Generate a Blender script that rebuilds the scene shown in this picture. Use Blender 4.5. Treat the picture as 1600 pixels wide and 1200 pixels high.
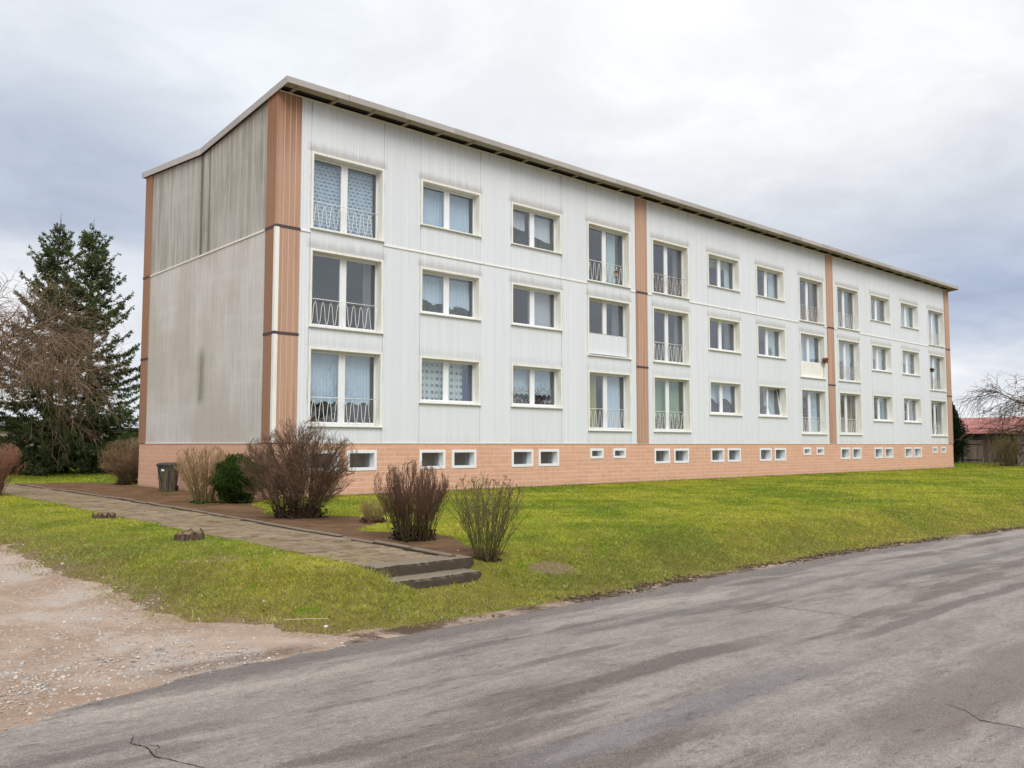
import bpy, math, random
import numpy as np
R = math.radians
scene = bpy.context.scene
col = scene.collection
for o in list(bpy.data.objects): bpy.data.objects.remove(o)

# ------------------------------------------------------------------ camera
# world frame: X runs along the street front of the block, Y goes into the block, Z = 0 is the lawn at the wall
CAM = (-10.797, -21.545, 1.479)
YAW, PITCH = 47.804, 4.044
cd = bpy.data.cameras.new('camera'); cam = bpy.data.objects.new('camera', cd); col.objects.link(cam)
cam.location = CAM
cam.rotation_euler = (R(90 + PITCH), 0, R(YAW - 90))
cd.sensor_width = 36; cd.lens = 1338.85 / 1600 * 36
cd.clip_start = 0.1; cd.clip_end = 4000
scene.camera = cam

# ------------------------------------------------------------------ light
SUN_AZ, SUN_EL = -116.0, 42.0          # direction towards the sun, azimuth from +X
world = bpy.data.worlds.new('World'); scene.world = world; world.use_nodes = True
sd = bpy.data.lights.new('sun', 'SUN'); sun = bpy.data.objects.new('sun', sd); col.objects.link(sun)
sd.energy = 1.5; sd.angle = R(35); sd.color = (1.0, 0.95, 0.87)
sun.rotation_euler = (R(90 - SUN_EL), 0, R(SUN_AZ + 90))
vs = scene.view_settings
vs.view_transform = 'Standard'; vs.look = 'None'; vs.exposure = 0.48; vs.gamma = 1; vs.use_curve_mapping = False
scene.cycles.max_bounces = 6; scene.cycles.transparent_max_bounces = 12
scene.cycles.use_denoising = True

# ------------------------------------------------------------------ node helper
class G:
    def __init__(s, tree):
        s.t = tree; s.n = tree.nodes; s.l = tree.links
    def new(s, typ, **kw):
        n = s.n.new(typ)
        for k, v in kw.items(): setattr(n, k, v)
        return n
    def put(s, sock, v):
        if v is None: return
        if isinstance(v, bpy.types.NodeSocket): s.l.new(v, sock)
        elif isinstance(v, (tuple, list)):
            if sock.type == 'RGBA' and len(v) == 3: v = (*v, 1)
            sock.default_value = v
        else:
            if sock.type in ('RGBA',): sock.default_value = (v, v, v, 1)
            elif sock.type == 'VECTOR': sock.default_value = (v, v, v)
            else: sock.default_value = v
    def m(s, op, a, b=None, c=None, clamp=False):
        n = s.new('ShaderNodeMath', operation=op, use_clamp=clamp)
        for i, v in enumerate((a, b, c)): s.put(n.inputs[i], v)
        return n.outputs[0]
    def vm(s, op, a, b=None, out=0):
        n = s.new('ShaderNodeVectorMath', operation=op)
        s.put(n.inputs[0], a); s.put(n.inputs[1], b)
        return n.outputs[out]
    def noise(s, vec, scale=1.0, detail=4.0, rough=0.55, dist=0.0, out=0):
        n = s.new('ShaderNodeTexNoise'); s.put(n.inputs['Vector'], vec)
        n.inputs['Scale'].default_value = scale; n.inputs['Detail'].default_value = detail
        n.inputs['Roughness'].default_value = rough; n.inputs['Distortion'].default_value = dist
        return n.outputs[out]
    def voro(s, vec, scale=1.0, feature='F1', out='Distance', rnd=1.0):
        n = s.new('ShaderNodeTexVoronoi', feature=feature); s.put(n.inputs['Vector'], vec)
        n.inputs['Scale'].default_value = scale; n.inputs['Randomness'].default_value = rnd
        return n.outputs[out]
    def ss(s, v, a, b, c=0.0, d=1.0):
        n = s.new('ShaderNodeMapRange', interpolation_type='SMOOTHSTEP')
        s.put(n.inputs[0], v); s.put(n.inputs[1], a); s.put(n.inputs[2], b); s.put(n.inputs[3], c); s.put(n.inputs[4], d)
        return n.outputs[0]
    def mix(s, f, a, b, mode='MIX'):
        n = s.new('ShaderNodeMix', data_type='RGBA', blend_type=mode)
        s.put(n.inputs[0], f); s.put(n.inputs[6], a); s.put(n.inputs[7], b)
        return n.outputs[2]
    def scale(s, vec, xyz): return s.vm('MULTIPLY', vec, xyz)
    def xyz(s, vec):
        n = s.new('ShaderNodeSeparateXYZ'); s.put(n.inputs[0], vec); return n.outputs
    def comb(s, x, y, z):
        n = s.new('ShaderNodeCombineXYZ')
        for i, v in enumerate((x, y, z)): s.put(n.inputs[i], v)
        return n.outputs[0]
    def pos(s): return s.new('ShaderNodeNewGeometry').outputs['Position']
    def bump(s, h, strength=0.5, dist=0.01):
        n = s.new('ShaderNodeBump'); n.inputs['Strength'].default_value = strength
        n.inputs['Distance'].default_value = dist; s.put(n.inputs['Height'], h); return n.outputs[0]
    def rnd(s): return s.new('ShaderNodeObjectInfo').outputs['Random']

MAT = {}
def mat(name, fn=None, color=(.5, .5, .5), rough=0.7, spec=0.3, metal=0.0):
    m = bpy.data.materials.new(name); m.use_nodes = True; m.node_tree.nodes.clear()
    g = G(m.node_tree); out = g.new('ShaderNodeOutputMaterial'); b = g.new('ShaderNodeBsdfPrincipled')
    g.l.new(b.outputs[0], out.inputs[0])
    b.inputs['Roughness'].default_value = rough; b.inputs['Specular IOR Level'].default_value = spec
    b.inputs['Metallic'].default_value = metal
    res = fn(g, b, out) if fn else None
    if res is None and fn is None: res = color
    if res is not None: g.put(b.inputs['Base Color'], res)
    MAT[name] = m
    return m

# ------------------------------------------------------------------ sky
def build_sky():
    g = G(world.node_tree); g.n.clear()
    out = g.new('ShaderNodeOutputWorld'); bg = g.new('ShaderNodeBackground')
    g.l.new(bg.outputs[0], out.inputs[0])
    sky = g.new('ShaderNodeTexSky', sky_type='NISHITA'); sky.sun_disc = False
    sky.sun_elevation = R(SUN_EL); sky.sun_rotation = R(90 - SUN_AZ)
    d = g.new('ShaderNodeTexCoord').outputs['Generated']
    x, y, z = g.xyz(d)
    # cloud deck seen in perspective: project the view ray on a flat layer
    zz = g.m('ADD', g.m('MAXIMUM', z, 0.0), 0.16)
    p = g.comb(g.m('DIVIDE', x, zz), g.m('DIVIDE', y, zz), 0.0)
    n1 = g.noise(g.vm('ADD', p, (3.1, 1.7, 0)), 0.55, 6, 0.5, 0.4)
    n2 = g.noise(g.vm('ADD', p, (9.3, 4.2, 5)), 1.9, 6, 0.55, 0.2)
    n = g.m('ADD', g.m('MULTIPLY', n1, 0.72), g.m('MULTIPLY', n2, 0.28))
    def blob(az, el, w0, w1):
        v = (math.cos(R(az)) * math.cos(R(el)), math.sin(R(az)) * math.cos(R(el)), math.sin(R(el)) )
        dv = g.vm('SUBTRACT', d, v); dv = g.scale(dv, (1, 1, 2.2))
        return g.ss(g.vm('LENGTH', dv, None, 1), w1, w0)
    nn = g.ss(n, 0.38, 0.60)
    # heavier blue-grey cloud bellies left and right of the block
    wisp = g.ss(n2, 0.30, 0.62, 0.55, 1.0)
    belly = g.m('MAXIMUM', blob(75, 15.5, 0.03, 0.31), blob(18, 9.0, 0.02, 0.25))
    belly = g.m('MULTIPLY', belly, wisp)
    white = g.mix(nn, (0.485, 0.53, 0.595), (0.64, 0.67, 0.71))
    lightc = g.mix(g.m('MULTIPLY', blob(30, 25, 0.10, 0.62), g.ss(nn, 0, 1, .75, 1)), white, (0.715, 0.725, 0.735))
    # the bellies end in a ragged lower edge with white haze below, lower towards the right
    th = g.m('ADD', g.ss(y, .33, .96, .085, .205), g.m('MULTIPLY', g.m('SUBTRACT', n2, .5), .10))
    low = g.ss(g.m('SUBTRACT', z, th), 0.035, -0.03)
    c = g.mix(g.m('MULTIPLY', belly, 0.95), lightc, (0.315, 0.375, 0.495))
    c = g.mix(g.m('MULTIPLY', low, 0.9), c, g.mix(nn, (0.62, 0.65, 0.70), (0.70, 0.715, 0.735)))
    n3 = g.noise(g.vm('ADD', p, (1.3, 7.7, 2)), 3.2, 7, 0.6, 0.5)
    tex = g.m('ADD', g.ss(n3, .3, .7, .93, 1.05), g.ss(n1, .35, .65, -.05, .03)); c = g.scale(c, g.comb(tex, tex, g.m('ADD', g.m('MULTIPLY', tex, .85), .15)))
    # thin blue showing between the clouds comes from the clear-sky model
    bl = g.scale(sky.outputs[0], (0.11, 0.11, 0.11))
    c = g.mix(g.ss(n1, 0.36, 0.28, 0, 0.4), c, bl)
    # an overcast sky is brighter towards the zenith
    k = g.ss(z, 0.5, 1.0, 0.95, 1.9)
    c = g.scale(c, g.comb(k, k, k))
    g.put(bg.inputs[0], c); bg.inputs[1].default_value = 1.0
build_sky()

# ------------------------------------------------------------------ mesh helpers
def make_mesh(name, verts, faces, mats, smooth=False, fmat=None, colors=None):
    me = bpy.data.meshes.new(name)
    if isinstance(faces, np.ndarray):
        verts = np.asarray(verts, np.float32); k = faces.shape[1]; nf = len(faces)
        me.vertices.add(len(verts)); me.vertices.foreach_set('co', verts.ravel())
        me.loops.add(nf * k); me.loops.foreach_set('vertex_index', faces.astype(np.int32).ravel())
        me.polygons.add(nf); me.polygons.foreach_set('loop_start', np.arange(0, nf * k, k, dtype=np.int32))
        me.update(calc_edges=True)
    else:
        me.from_pydata([tuple(v) for v in verts], [], [tuple(f) for f in faces]); me.update()
    for m in (mats if isinstance(mats, (list, tuple)) else [mats]): me.materials.append(MAT[m] if isinstance(m, str) else m)
    if fmat is not None: me.polygons.foreach_set('material_index', np.asarray(fmat, np.int32))
    if smooth: me.polygons.foreach_set('use_smooth', np.ones(len(me.polygons), bool))
    if colors is not None:
        a = me.color_attributes.new('Col', 'FLOAT_COLOR', 'POINT')
        c = np.ones((len(verts), 4), np.float32); c[:, :3] = colors; a.data.foreach_set('color', c.ravel())
    return me
def put(name, me, parent=None, loc=None, label=None, cat=None, group=None, kind=None):
    o = bpy.data.objects.new(name, me); col.objects.link(o)
    if parent: o.parent = parent
    if loc is not None: o.location = loc
    if label: o['label'] = label
    if cat: o['category'] = cat
    if group: o['group'] = group
    if kind: o['kind'] = kind
    return o
def empty(name, loc, label, cat, group=None):
    return put(name, None, None, loc, label, cat, group)
class MB:
    def __init__(s): s.v = []; s.f = []; s.mi = []; s.cur = 0
    def add(s, vs, fs):
        b = len(s.v); s.v += [tuple(v) for v in vs]
        for f in fs: s.f.append(tuple(i + b for i in f)); s.mi.append(s.cur)
        return s
    def box(s, x0, x1, y0, y1, z0, z1):
        return s.add([(x0, y0, z0), (x1, y0, z0), (x1, y1, z0), (x0, y1, z0), (x0, y0, z1), (x1, y0, z1), (x1, y1, z1), (x0, y1, z1)],
              [(0, 3, 2, 1), (4, 5, 6, 7), (0, 1, 5, 4), (1, 2, 6, 5), (2, 3, 7, 6), (3, 0, 4, 7)])
    def bbox(s, x0, x1, y0, y1, z0, z1, b):
        # box with its front (-Y) face edges chamfered
        vs = [(x0, y0 + b, z0), (x1, y0 + b, z0), (x1, y0 + b, z1), (x0, y0 + b, z1),
              (x0 + b, y0, z0 + b), (x1 - b, y0, z0 + b), (x1 - b, y0, z1 - b), (x0 + b, y0, z1 - b),
              (x0, y1, z0), (x1, y1, z0), (x1, y1, z1), (x0, y1, z1)]
        return s.add(vs, [(4, 5, 6, 7), (0, 1, 5, 4), (1, 2, 6, 5), (2, 3, 7, 6), (3, 0, 4, 7),
                          (0, 8, 9, 1), (1, 9, 10, 2), (2, 10, 11, 3), (3, 11, 8, 0), (8, 11, 10, 9)])
    def prism(s, poly, axis, a0, a1):
        # extrude a 2D polygon; axis 'x': poly in (y,z); 'y': poly in (x,z); 'z': poly in (x,y)
        n = len(poly); P = {'x': lambda p, a: (a, p[0], p[1]), 'y': lambda p, a: (p[0], a, p[1]), 'z': lambda p, a: (p[0], p[1], a)}[axis]
        vs = [P(p, a0) for p in poly] + [P(p, a1) for p in poly]
        fs = [tuple(range(n))[::-1], tuple(range(n, 2 * n))] + [(i, (i + 1) % n, n + (i + 1) % n, n + i) for i in range(n)]
        return s.add(vs, fs)
    def tube(s, pts, r, k=6, cap=True):
        v, f = tubes(np.array([pts], float), np.full((1, len(pts)), r) if np.isscalar(r) else np.array([r], float), k)
        s.add(v, f.tolist())
        if cap:
            b = len(s.v) - len(v); n = len(pts)
            s.f.append(tuple(b + i for i in range(k))[::-1]); s.mi.append(s.cur)
            s.f.append(tuple(b + (n - 1) * k + i for i in range(k))); s.mi.append(s.cur)
        return s
    def mesh(s, name, mats, smooth=False): return make_mesh(name, s.v, s.f, mats, smooth, s.mi if isinstance(mats, (list, tuple)) and len(mats) > 1 else None)
    def put(s, name, mats, parent=None, smooth=False, **kw): return put(name, s.mesh(name, mats, smooth), parent, **kw)
def nrm(a): return a / np.maximum(np.linalg.norm(a, axis=-1, keepdims=True), 1e-9)
def tubes(P, Rr, k=3):
    # P (B,n,3), Rr (B,n) -> quads
    B, n, _ = P.shape
    T = nrm(np.gradient(P, axis=1))
    ref = np.where(np.abs(T[..., 2:3]) > 0.75, np.array([[[1.0, 0.17, 0.0]]]), np.array([[[0.11, 0.23, 1.0]]]))
    U = nrm(np.cross(T, ref)); W = np.cross(T, U)
    a = np.arange(k) * 2 * np.pi / k
    V = P[:, :, None, :] + Rr[:, :, None, None] * (np.cos(a)[None, None, :, None] * U[:, :, None, :] + np.sin(a)[None, None, :, None] * W[:, :, None, :])
    idx = np.arange(B * n * k).reshape(B, n, k)
    q = np.stack([idx[:, :-1, :], np.roll(idx, -1, 2)[:, :-1, :], np.roll(idx, -1, 2)[:, 1:, :], idx[:, 1:, :]], -1)
    return V.reshape(-1, 3), q.reshape(-1, 4)
def sstep(x): x = np.clip(x, 0, 1); return x * x * (3 - 2 * x)
def wob(x, y, s=1.0, ph=0.0):
    # cheap smooth noise about -1..1
    x = np.asarray(x, float) * s + ph * 7.13; y = np.asarray(y, float) * s - ph * 3.71
    return (np.sin(1.7 * x + 1.3 * np.sin(1.1 * y + ph)) + np.sin(1.9 * y + 1.7 * np.sin(0.9 * x + 2.0)) + 0.6 * np.sin(3.7 * x - 2.9 * y + 1.0)
            + 0.5 * np.sin(5.3 * y + 4.1 * x + 2 * np.sin(1.3 * x))) / 3.1

# ------------------------------------------------------------------ terrain
EDGE_X = [-200, -40, -20, -14, -11, -9.9, -9.45, -9.03, -8.55, -7.72, -6.59, -5.45, -3.56, -.91, 2.59, 5.94, 9.84, 20, 60, 400]
EDGE_Y = [-30, -20, -18.2, -17.2, -16.1, -15.45, -15.21, -15.01, -14.85, -14.66, -14.66, -14.68, -14.66, -14.58, -14.6, -14.76, -15.12, -16.4, -22, -80]
def road_edge(x): return np.interp(x, EDGE_X, EDGE_Y)
DR_Y = [-16, -15.2, -14.75, -14.26, -13.47, -13.03, -12.24, -10.7, -8.81, -7.1, -5, 5, 40]
DR_X = [-4.6, -5.3, -5.9, -6.45, -6.75, -7.12, -7.42, -7.56, -7.72, -7.82, -8.1, -9.0, -9.0]
def drive_edge(y): return np.interp(y, DR_Y, DR_X)
KB_Y = [-12.85, -8.73, -4.88, 1.36, 6.35, 30]; KB_X = [-3.82, -3.62, -3.36, -3.13, -3.08, -3.0]
def kerb_x(y): return np.interp(y, KB_Y, KB_X)
def path_l(y): return np.interp(y, [-12.85, -6, 2, 30], [-5.08, -4.98, -4.75, -4.65])
SO_Y = [-13.2, -12.7, -11.6, -11, -10.2, -9.4, -8.8, -8, -7.2, -6.3, -5.2, -4.2, -3, -1.6, -0.7, 0.1, 12.5, 14.0, 15.2]
SO_X = [-3.3, -2.85, -2.75, -2.3, -2.15, -2.7, -2.75, -1.9, -1.35, -1.3, -1.7, -2.3, -1.7, -1.3, -0.75, -.02, -.02, -.3, -2.9]
def soil_x(y): return np.interp(y, SO_Y, SO_X) 
def terrain(x, y):
    x = np.asarray(x, float); y = np.asarray(y, float)
    ys = np.interp(x, [-8.0, -5.5], [-6.0, -12.2])
    z = -0.35 * sstep((ys - y) / (ys + 14.35))
    pit = sstep((x + 5.15) / .3) * sstep((-3.45 - x) / .3) * sstep((-12.66 - y) / .14)
    z = np.minimum(z, -.235 * pit)
    bumpy = sstep((y - road_edge(x) - 0.1) / 1.2) * sstep((-0.3 - y) / 2.0 + (np.abs(x - 23) > 23.5) * 5)
    return z + bumpy * (0.018 * wob(x, y, 0.9) + 0.008 * wob(x, y, 3.1, 1))
def grid(xs, ys, zf, name, m, kind='structure', label=None, cat=None, **kw):
    X, Y = np.meshgrid(xs, ys); Z = zf(X, Y)
    V = np.stack([X, Y, Z], -1).reshape(-1, 3); nx, ny = len(xs), len(ys)
    i = np.arange(nx * ny).reshape(ny, nx)
    q = np.stack([i[:-1, :-1], i[:-1, 1:], i[1:, 1:], i[1:, :-1]], -1).reshape(-1, 4)
    return put(name, make_mesh(name, V, q, m, True), kind=kind, label=label, cat=cat, **kw)
def ruled(A, B, nv, zf, name, m, power=1.0, **kw):
    # sheet between two boundary polylines of equal length
    A = np.asarray(A, float); B = np.asarray(B, float)
    t = (np.linspace(0, 1, nv) ** power)[:, None, None]
    XY = A[None] * (1 - t) + B[None] * t
    Z = zf(XY[..., 0], XY[..., 1])
    V = np.concatenate([XY, Z[..., None]], -1).reshape(-1, 3); n = len(A)
    i = np.arange(nv * n).reshape(nv, n)
    q = np.stack([i[:-1, :-1], i[:-1, 1:], i[1:, 1:], i[1:, :-1]], -1).reshape(-1, 4)
    me = make_mesh(name, V, q, m, True)
    if sum(p.normal.z for p in list(me.polygons)[:50]) < 0: me.flip_normals()
    return put(name, me, kind='structure', **kw)

# ------------------------------------------------------------------ ground materials
def m_lawn(g, b, o):
    p = g.pos()
    worn = g.new('ShaderNodeAttribute', attribute_name='worn').outputs['Fac']
    n = g.noise(p, 0.55, 5, 0.6); n2 = g.noise(p, 7, 4, 0.6); n3 = g.noise(p, 60, 3, 0.6)
    c = g.mix(g.ss(n, 0.38, 0.62), (0.19, 0.18, 0.026), (0.26, 0.215, 0.042))
    c = g.mix(g.ss(n2, 0.5, 0.75, 0, 0.6), c, (0.14, 0.098, 0.045))
    c = g.mix(g.ss(n3, 0.4, 0.7, 0, .6), c, g.mix(n2, (0.07, 0.085, 0.013), (0.13, 0.10, 0.03)))
    w = g.ss(g.m('ADD', worn, g.m('MULTIPLY', g.m('SUBTRACT', n2, .5), .9)), .30, .62)
    c = g.mix(w, c, g.mix(n3, (0.15, 0.095, 0.055), (0.34, 0.245, 0.17)))
    g.put(b.inputs['Normal'], g.bump(g.m('ADD', n3, g.m('MULTIPLY', n2, 2)), 0.8, 0.03)); return c
mat('lawn', m_lawn, rough=0.95, spec=0.1)
def m_soil(g, b, o):
    p = g.pos(); n = g.noise(p, 1.2, 5, 0.6); n2 = g.noise(p, 18, 6, 0.7); n3 = g.noise(p, 90, 3, .6)
    c = g.mix(g.ss(n, 0.35, 0.65), (0.165, 0.090, 0.045), (0.255, 0.150, 0.082))
    c = g.mix(g.ss(n2, 0.45, 0.7, 0, 0.8), c, (0.075, 0.042, 0.026))
    c = g.mix(g.ss(n3, 0.6, 0.72, 0, .5), c, (0.28, 0.19, 0.12))
    g.put(b.inputs['Normal'], g.bump(g.m('ADD', n2, n3), 0.9, 0.03)); return c
mat('soil', m_soil, rough=0.95, spec=0.1)
def m_drive(g, b, o):
    p = g.pos(); x, y, z = g.xyz(p)
    n = g.noise(g.vm('ADD', p, (4, 2, 0)), 0.8, 5, 0.6, 0.6); n2 = g.noise(p, 4.5, 7, 0.72, .3); n3 = g.noise(p, 55, 4, .7); v = g.voro(p, 34, 'F1', 'Color')
    c = g.mix(g.ss(n, 0.38, 0.62), (0.50, 0.345, 0.245), (0.66, 0.505, 0.395))
    c = g.mix(g.ss(n2, 0.45, 0.70, 0, 0.65), c, (0.40, 0.265, 0.18))
    pale = g.ss(g.m('ADD', n, g.m('MULTIPLY', n2, .4)), .70, .84, 0, .75)
    c = g.mix(pale, c, (0.62, 0.525, 0.45))
    vv = g.xyz(v)[0]
    c = g.mix(g.m('MULTIPLY', g.ss(vv, 0.80, 0.92), g.ss(n2, .40, .55, .15, .8)), c, (0.66, 0.59, 0.53))
    c = g.mix(g.ss(n3, 0.5, 0.75, 0, .5), c, (0.25, 0.165, 0.115))
    # damp dark soil in the hollow beside the asphalt near the verge
    wet = g.m('MULTIPLY', g.ss(g.m('ABSOLUTE', g.m('SUBTRACT', g.m('ADD', y, g.m('MULTIPLY', n2, .25)), -14.38)), .26, .05), g.m('MULTIPLY', g.ss(x, -8.6, -8.0), g.ss(x, -6.6, -7.1)))
    c = g.mix(g.m('MULTIPLY', wet, g.ss(n3, .4, .6, .25, .7)), c, (0.10, 0.064, 0.044))
    g.put(b.inputs['Normal'], g.bump(g.m('ADD', g.m('MULTIPLY', n2, 2.5), g.m('ADD', n3, g.m('MULTIPLY', vv, .7))), 1.0, 0.03)); return c
mat('dirt', m_drive, rough=0.95, spec=0.1)
def m_verge(g, b, o):
    p = g.pos(); n = g.noise(p, 2.2, 5, 0.65); n2 = g.noise(p, 30, 5, 0.7)
    c = g.mix(g.ss(n, 0.40, 0.58), (0.42, 0.31, 0.24), (0.11, 0.07, 0.045))
    c = g.mix(g.ss(n2, 0.45, 0.7, 0, 0.6), c, (0.16, 0.11, 0.075))
    g.put(b.inputs['Normal'], g.bump(n2, 0.9, 0.03)); return c
mat('verge', m_verge, rough=0.95, spec=0.1)
def m_asphalt(g, b, o):
    p = g.pos(); x, y, z = g.xyz(p)
    # wear follows the road, slightly off the X axis
    yy = g.m('ADD', y, g.m('MULTIPLY', x, 0.03))
    q = g.comb(g.m('MULTIPLY', x, 0.16), yy, 0)
    w = g.noise(g.comb(g.m('MULTIPLY', x, 0.5), yy, 3.0), 0.8, 4, 0.6, 0, 1)
    qd = g.vm('ADD', q, g.scale(w, (0.10, 0.35, 0)))
    a = g.noise(qd, 1.15, 8, 0.66, 0.15)
    a2 = g.noise(g.vm('ADD', qd, (11, 5, 0)), 2.6, 8, 0.68, 0.1)
    mid = g.noise(g.scale(p, (.45, 1.0, 1)), 3.2, 8, .72)
    fine = g.noise(g.scale(p, (.6, 1, 1)), 26, 7, 0.78); grain = g.voro(p, 150, 'F1', 'Color'); gx = g.xyz(grain)[0]; g2 = g.xyz(grain)[1]
    rag = g.m('ADD', a, g.m('MULTIPLY', g.m('SUBTRACT', fine, 0.5), 0.28))
    base = g.mix(g.ss(a2, 0.36, 0.64), (0.248, 0.207, 0.177), (0.318, 0.267, 0.227))
    base = g.mix(g.ss(mid, .46, .62, 0, .6), base, (0.178, 0.148, 0.126))
    dark = g.mix(g.ss(a2, 0.3, 0.7), (0.105, 0.083, 0.068), (0.161, 0.127, 0.101))
    c = g.mix(g.ss(rag, 0.52, 0.60, 0, 0.75), base, dark)
    yr = g.m('ADD', y, g.m('ADD', g.m('MULTIPLY', g.m('SUBTRACT', fine, .5), .22), g.m('MULTIPLY', g.m('SUBTRACT', g.xyz(w)[0], .5), .45)))
    def band(yc, hw, x0, x1, colr, st, soft=.5):
        f = g.m('MULTIPLY', g.ss(g.m('ABSOLUTE', g.m('SUBTRACT', yr, yc)), hw * 1.25, hw * .7), g.m('MULTIPLY', g.ss(x, x0 - soft, x0 + soft), g.ss(x, x1 + soft, x1 - soft)))
        return g.mix(g.m('MULTIPLY', f, g.ss(fine, .34, .56, st * .55, st)), c, colr)
    c = band(-17.02, .15, -6.7, -3.7, (0.109, 0.084, 0.069), .9)
    c = band(-17.62, .10, -2.9, 2.2, (0.114, 0.089, 0.074), .8)
    c = band(-16.98, .07, -8.6, -7.5, (0.122, 0.096, 0.078), .7)
    c = band(-19.05, .34, -5.4, -1.0, (0.161, 0.124, 0.097), .8)
    c = band(-17.85, .16, -7.6, -4.3, (0.166, 0.146, 0.156), .6, .9)
    c = band(-16.02, .09, -10.5, -8.3, (0.131, 0.107, 0.092), .75)
    c = band(-15.52, .06, -6.6, -3.6, (0.131, 0.107, 0.093), .8)
    c = band(-16.35, .14, 0.5, 9.0, (0.131, 0.109, 0.095), .7, 1.2)
    c = band(-15.75, .09, -4.2, 1.5, (0.144, 0.122, 0.109), .7, .8)
    # newer tar band along the lawn edge, pale worn line inside it
    nz = g.noise(g.comb(g.m('MULTIPLY', x, .5), y, 0), 1.3, 5, .62)
    ed = g.m('ADD', g.m('ADD', y, 14.85), g.m('MULTIPLY', g.m('SUBTRACT', nz, .5), 0.8))
    c = g.mix(g.ss(ed, -0.24, -0.10, 0, 0.75), c, g.mix(fine, (0.109, 0.090, 0.078), (0.170, 0.139, 0.121)))
    strip = g.m('MULTIPLY', g.ss(ed, -0.62, -0.52), g.ss(ed, -0.32, -0.40))
    c = g.mix(g.m('MULTIPLY', strip, g.ss(a2, .38, .55, 0, .7)), c, (0.375, 0.316, 0.268))
    pit = g.ss(g.noise(g.scale(p, (0.4, 1.3, 1)), 11, 8, 0.8), 0.57, 0.70)
    c = g.mix(g.m('MULTIPLY', pit, g.ss(mid, .4, .6, .25, .75)), c, (0.109, 0.087, 0.072))
    k = g.m('MULTIPLY', g.ss(gx, 0.0, 1.0, 0.74, 1.22), g.ss(fine, .32, .68, .80, 1.16)); c = g.scale(c, g.comb(k, k, k))
    c = g.mix(g.ss(g2, .95, .99, 0, .5), c, (0.436, 0.395, 0.350))
    h = g.m('ADD', g.m('MULTIPLY', gx, .6), g.m('ADD', fine, g.m('MULTIPLY', pit, -1.0)))
    g.put(b.inputs['Normal'], g.bump(h, 0.65, 0.008))
    g.put(b.inputs['Roughness'], g.ss(rag, .5, .6, 0.62, 0.8)); return c
mat('asphalt', m_asphalt, rough=0.7, spec=0.35)
mat('crack', color=(0.025, 0.022, 0.02), rough=1)
def m_slab(g, b, o):
    p = g.pos(); r = g.rnd(); n = g.noise(p, 1.6, 5, 0.6); n2 = g.noise(p, 14, 6, 0.7); n3 = g.noise(p, 80, 3, .6)
    c = g.mix(r, (0.26, 0.188, 0.120), (0.355, 0.265, 0.175))
    c = g.mix(g.ss(n2, 0.45, 0.68, 0, 0.75), c, (0.135, 0.092, 0.055))
    c = g.mix(g.ss(g.m('ADD', n, g.m('MULTIPLY', n2, .35)), 0.64, 0.82, 0, .6), c, (0.25, 0.205, 0.075))
    big = g.noise(p, 3.4, 6, .7)
    c = g.mix(g.ss(big, .46, .62, 0, .7), c, (0.135, 0.094, 0.058))
    c = g.mix(g.ss(big, .44, .36, 0, .45), c, (0.32, 0.238, 0.158))
    c = g.mix(g.ss(n3, .6, .75, 0, .5), c, (0.38, 0.30, 0.22))
    g.put(b.inputs['Normal'], g.bump(g.m('ADD', n2, n3), 0.8, 0.015)); return c
mat('slab', m_slab, rough=0.9, spec=0.2)
def m_concrete(g, b, o):
    p = g.pos(); n = g.noise(p, 3, 5, 0.6); n2 = g.noise(p, 22, 6, 0.75); n3 = g.noise(p, 7, 5, .6)
    c = g.mix(n, (0.13, 0.10, 0.075), (0.21, 0.168, 0.125))
    c = g.mix(g.ss(n2, 0.48, 0.66, 0, 0.85), c, (0.055, 0.042, 0.032))
    c = g.mix(g.ss(n3, 0.55, 0.72, 0, .8), c, (0.13, 0.125, 0.03))
    nz = g.xyz(g.new('ShaderNodeNewGeometry').outputs['Normal'])[2]
    c = g.mix(g.m('MULTIPLY', g.ss(nz, .75, .3), g.ss(n2, .3, .6, .9, .55)), g.mix(g.ss(nz, .6, .9, 0, .45), c, (0.34, 0.275, 0.20)), (0.045, 0.034, 0.025))   # upright faces darker, level tops paler
    g.put(b.inputs['Normal'], g.bump(g.m('ADD', n2, n3), 0.9, 0.02)); return c
mat('old_concrete', m_concrete, rough=0.92, spec=0.15)

# ------------------------------------------------------------------ ground sheets
def gz(X, Y):
    under = (Y < road_edge(X) - 0.02) | (X < drive_edge(Y) - 0.3)
    return terrain(X, Y) - under * 0.08
far = [60, 75, 100, 150, 250, 500, 1000, 2000]
xs = np.concatenate([[-2000, -800, -300, -120, -60, -40, -28], np.arange(-20, -12, 1.0), np.arange(-12, 3, 0.2), np.arange(3, 16, .35), np.arange(16, 52, 1.0), far])
ys = np.concatenate([[-2000, -600, -200, -80, -40, -30, -24, -20, -18, -17, -16], np.arange(-15.5, -6, 0.2), np.arange(-6, 1, .5), np.arange(1, 32, 1.5), [36, 45, 60, 90, 150, 300, 700, 2000]])
gobj = grid(xs, ys, gz, 'ground', 'lawn', label='yellow green lawn around the apartment block', cat='lawn')
co = np.empty(len(gobj.data.vertices) * 3, np.float32); gobj.data.vertices.foreach_get('co', co); co = co.reshape(-1, 3)
wv_ = np.maximum(np.exp(-np.maximum(co[:, 1] - road_edge(co[:, 0]), 0) / .35), np.exp(-np.maximum(co[:, 0] - drive_edge(co[:, 1]), 0) / .55))
bare_g = wob(co[:, 0], co[:, 1], .75, 9) * .6 + .4 * wob(co[:, 0], co[:, 1], 2.0, 10)
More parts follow.
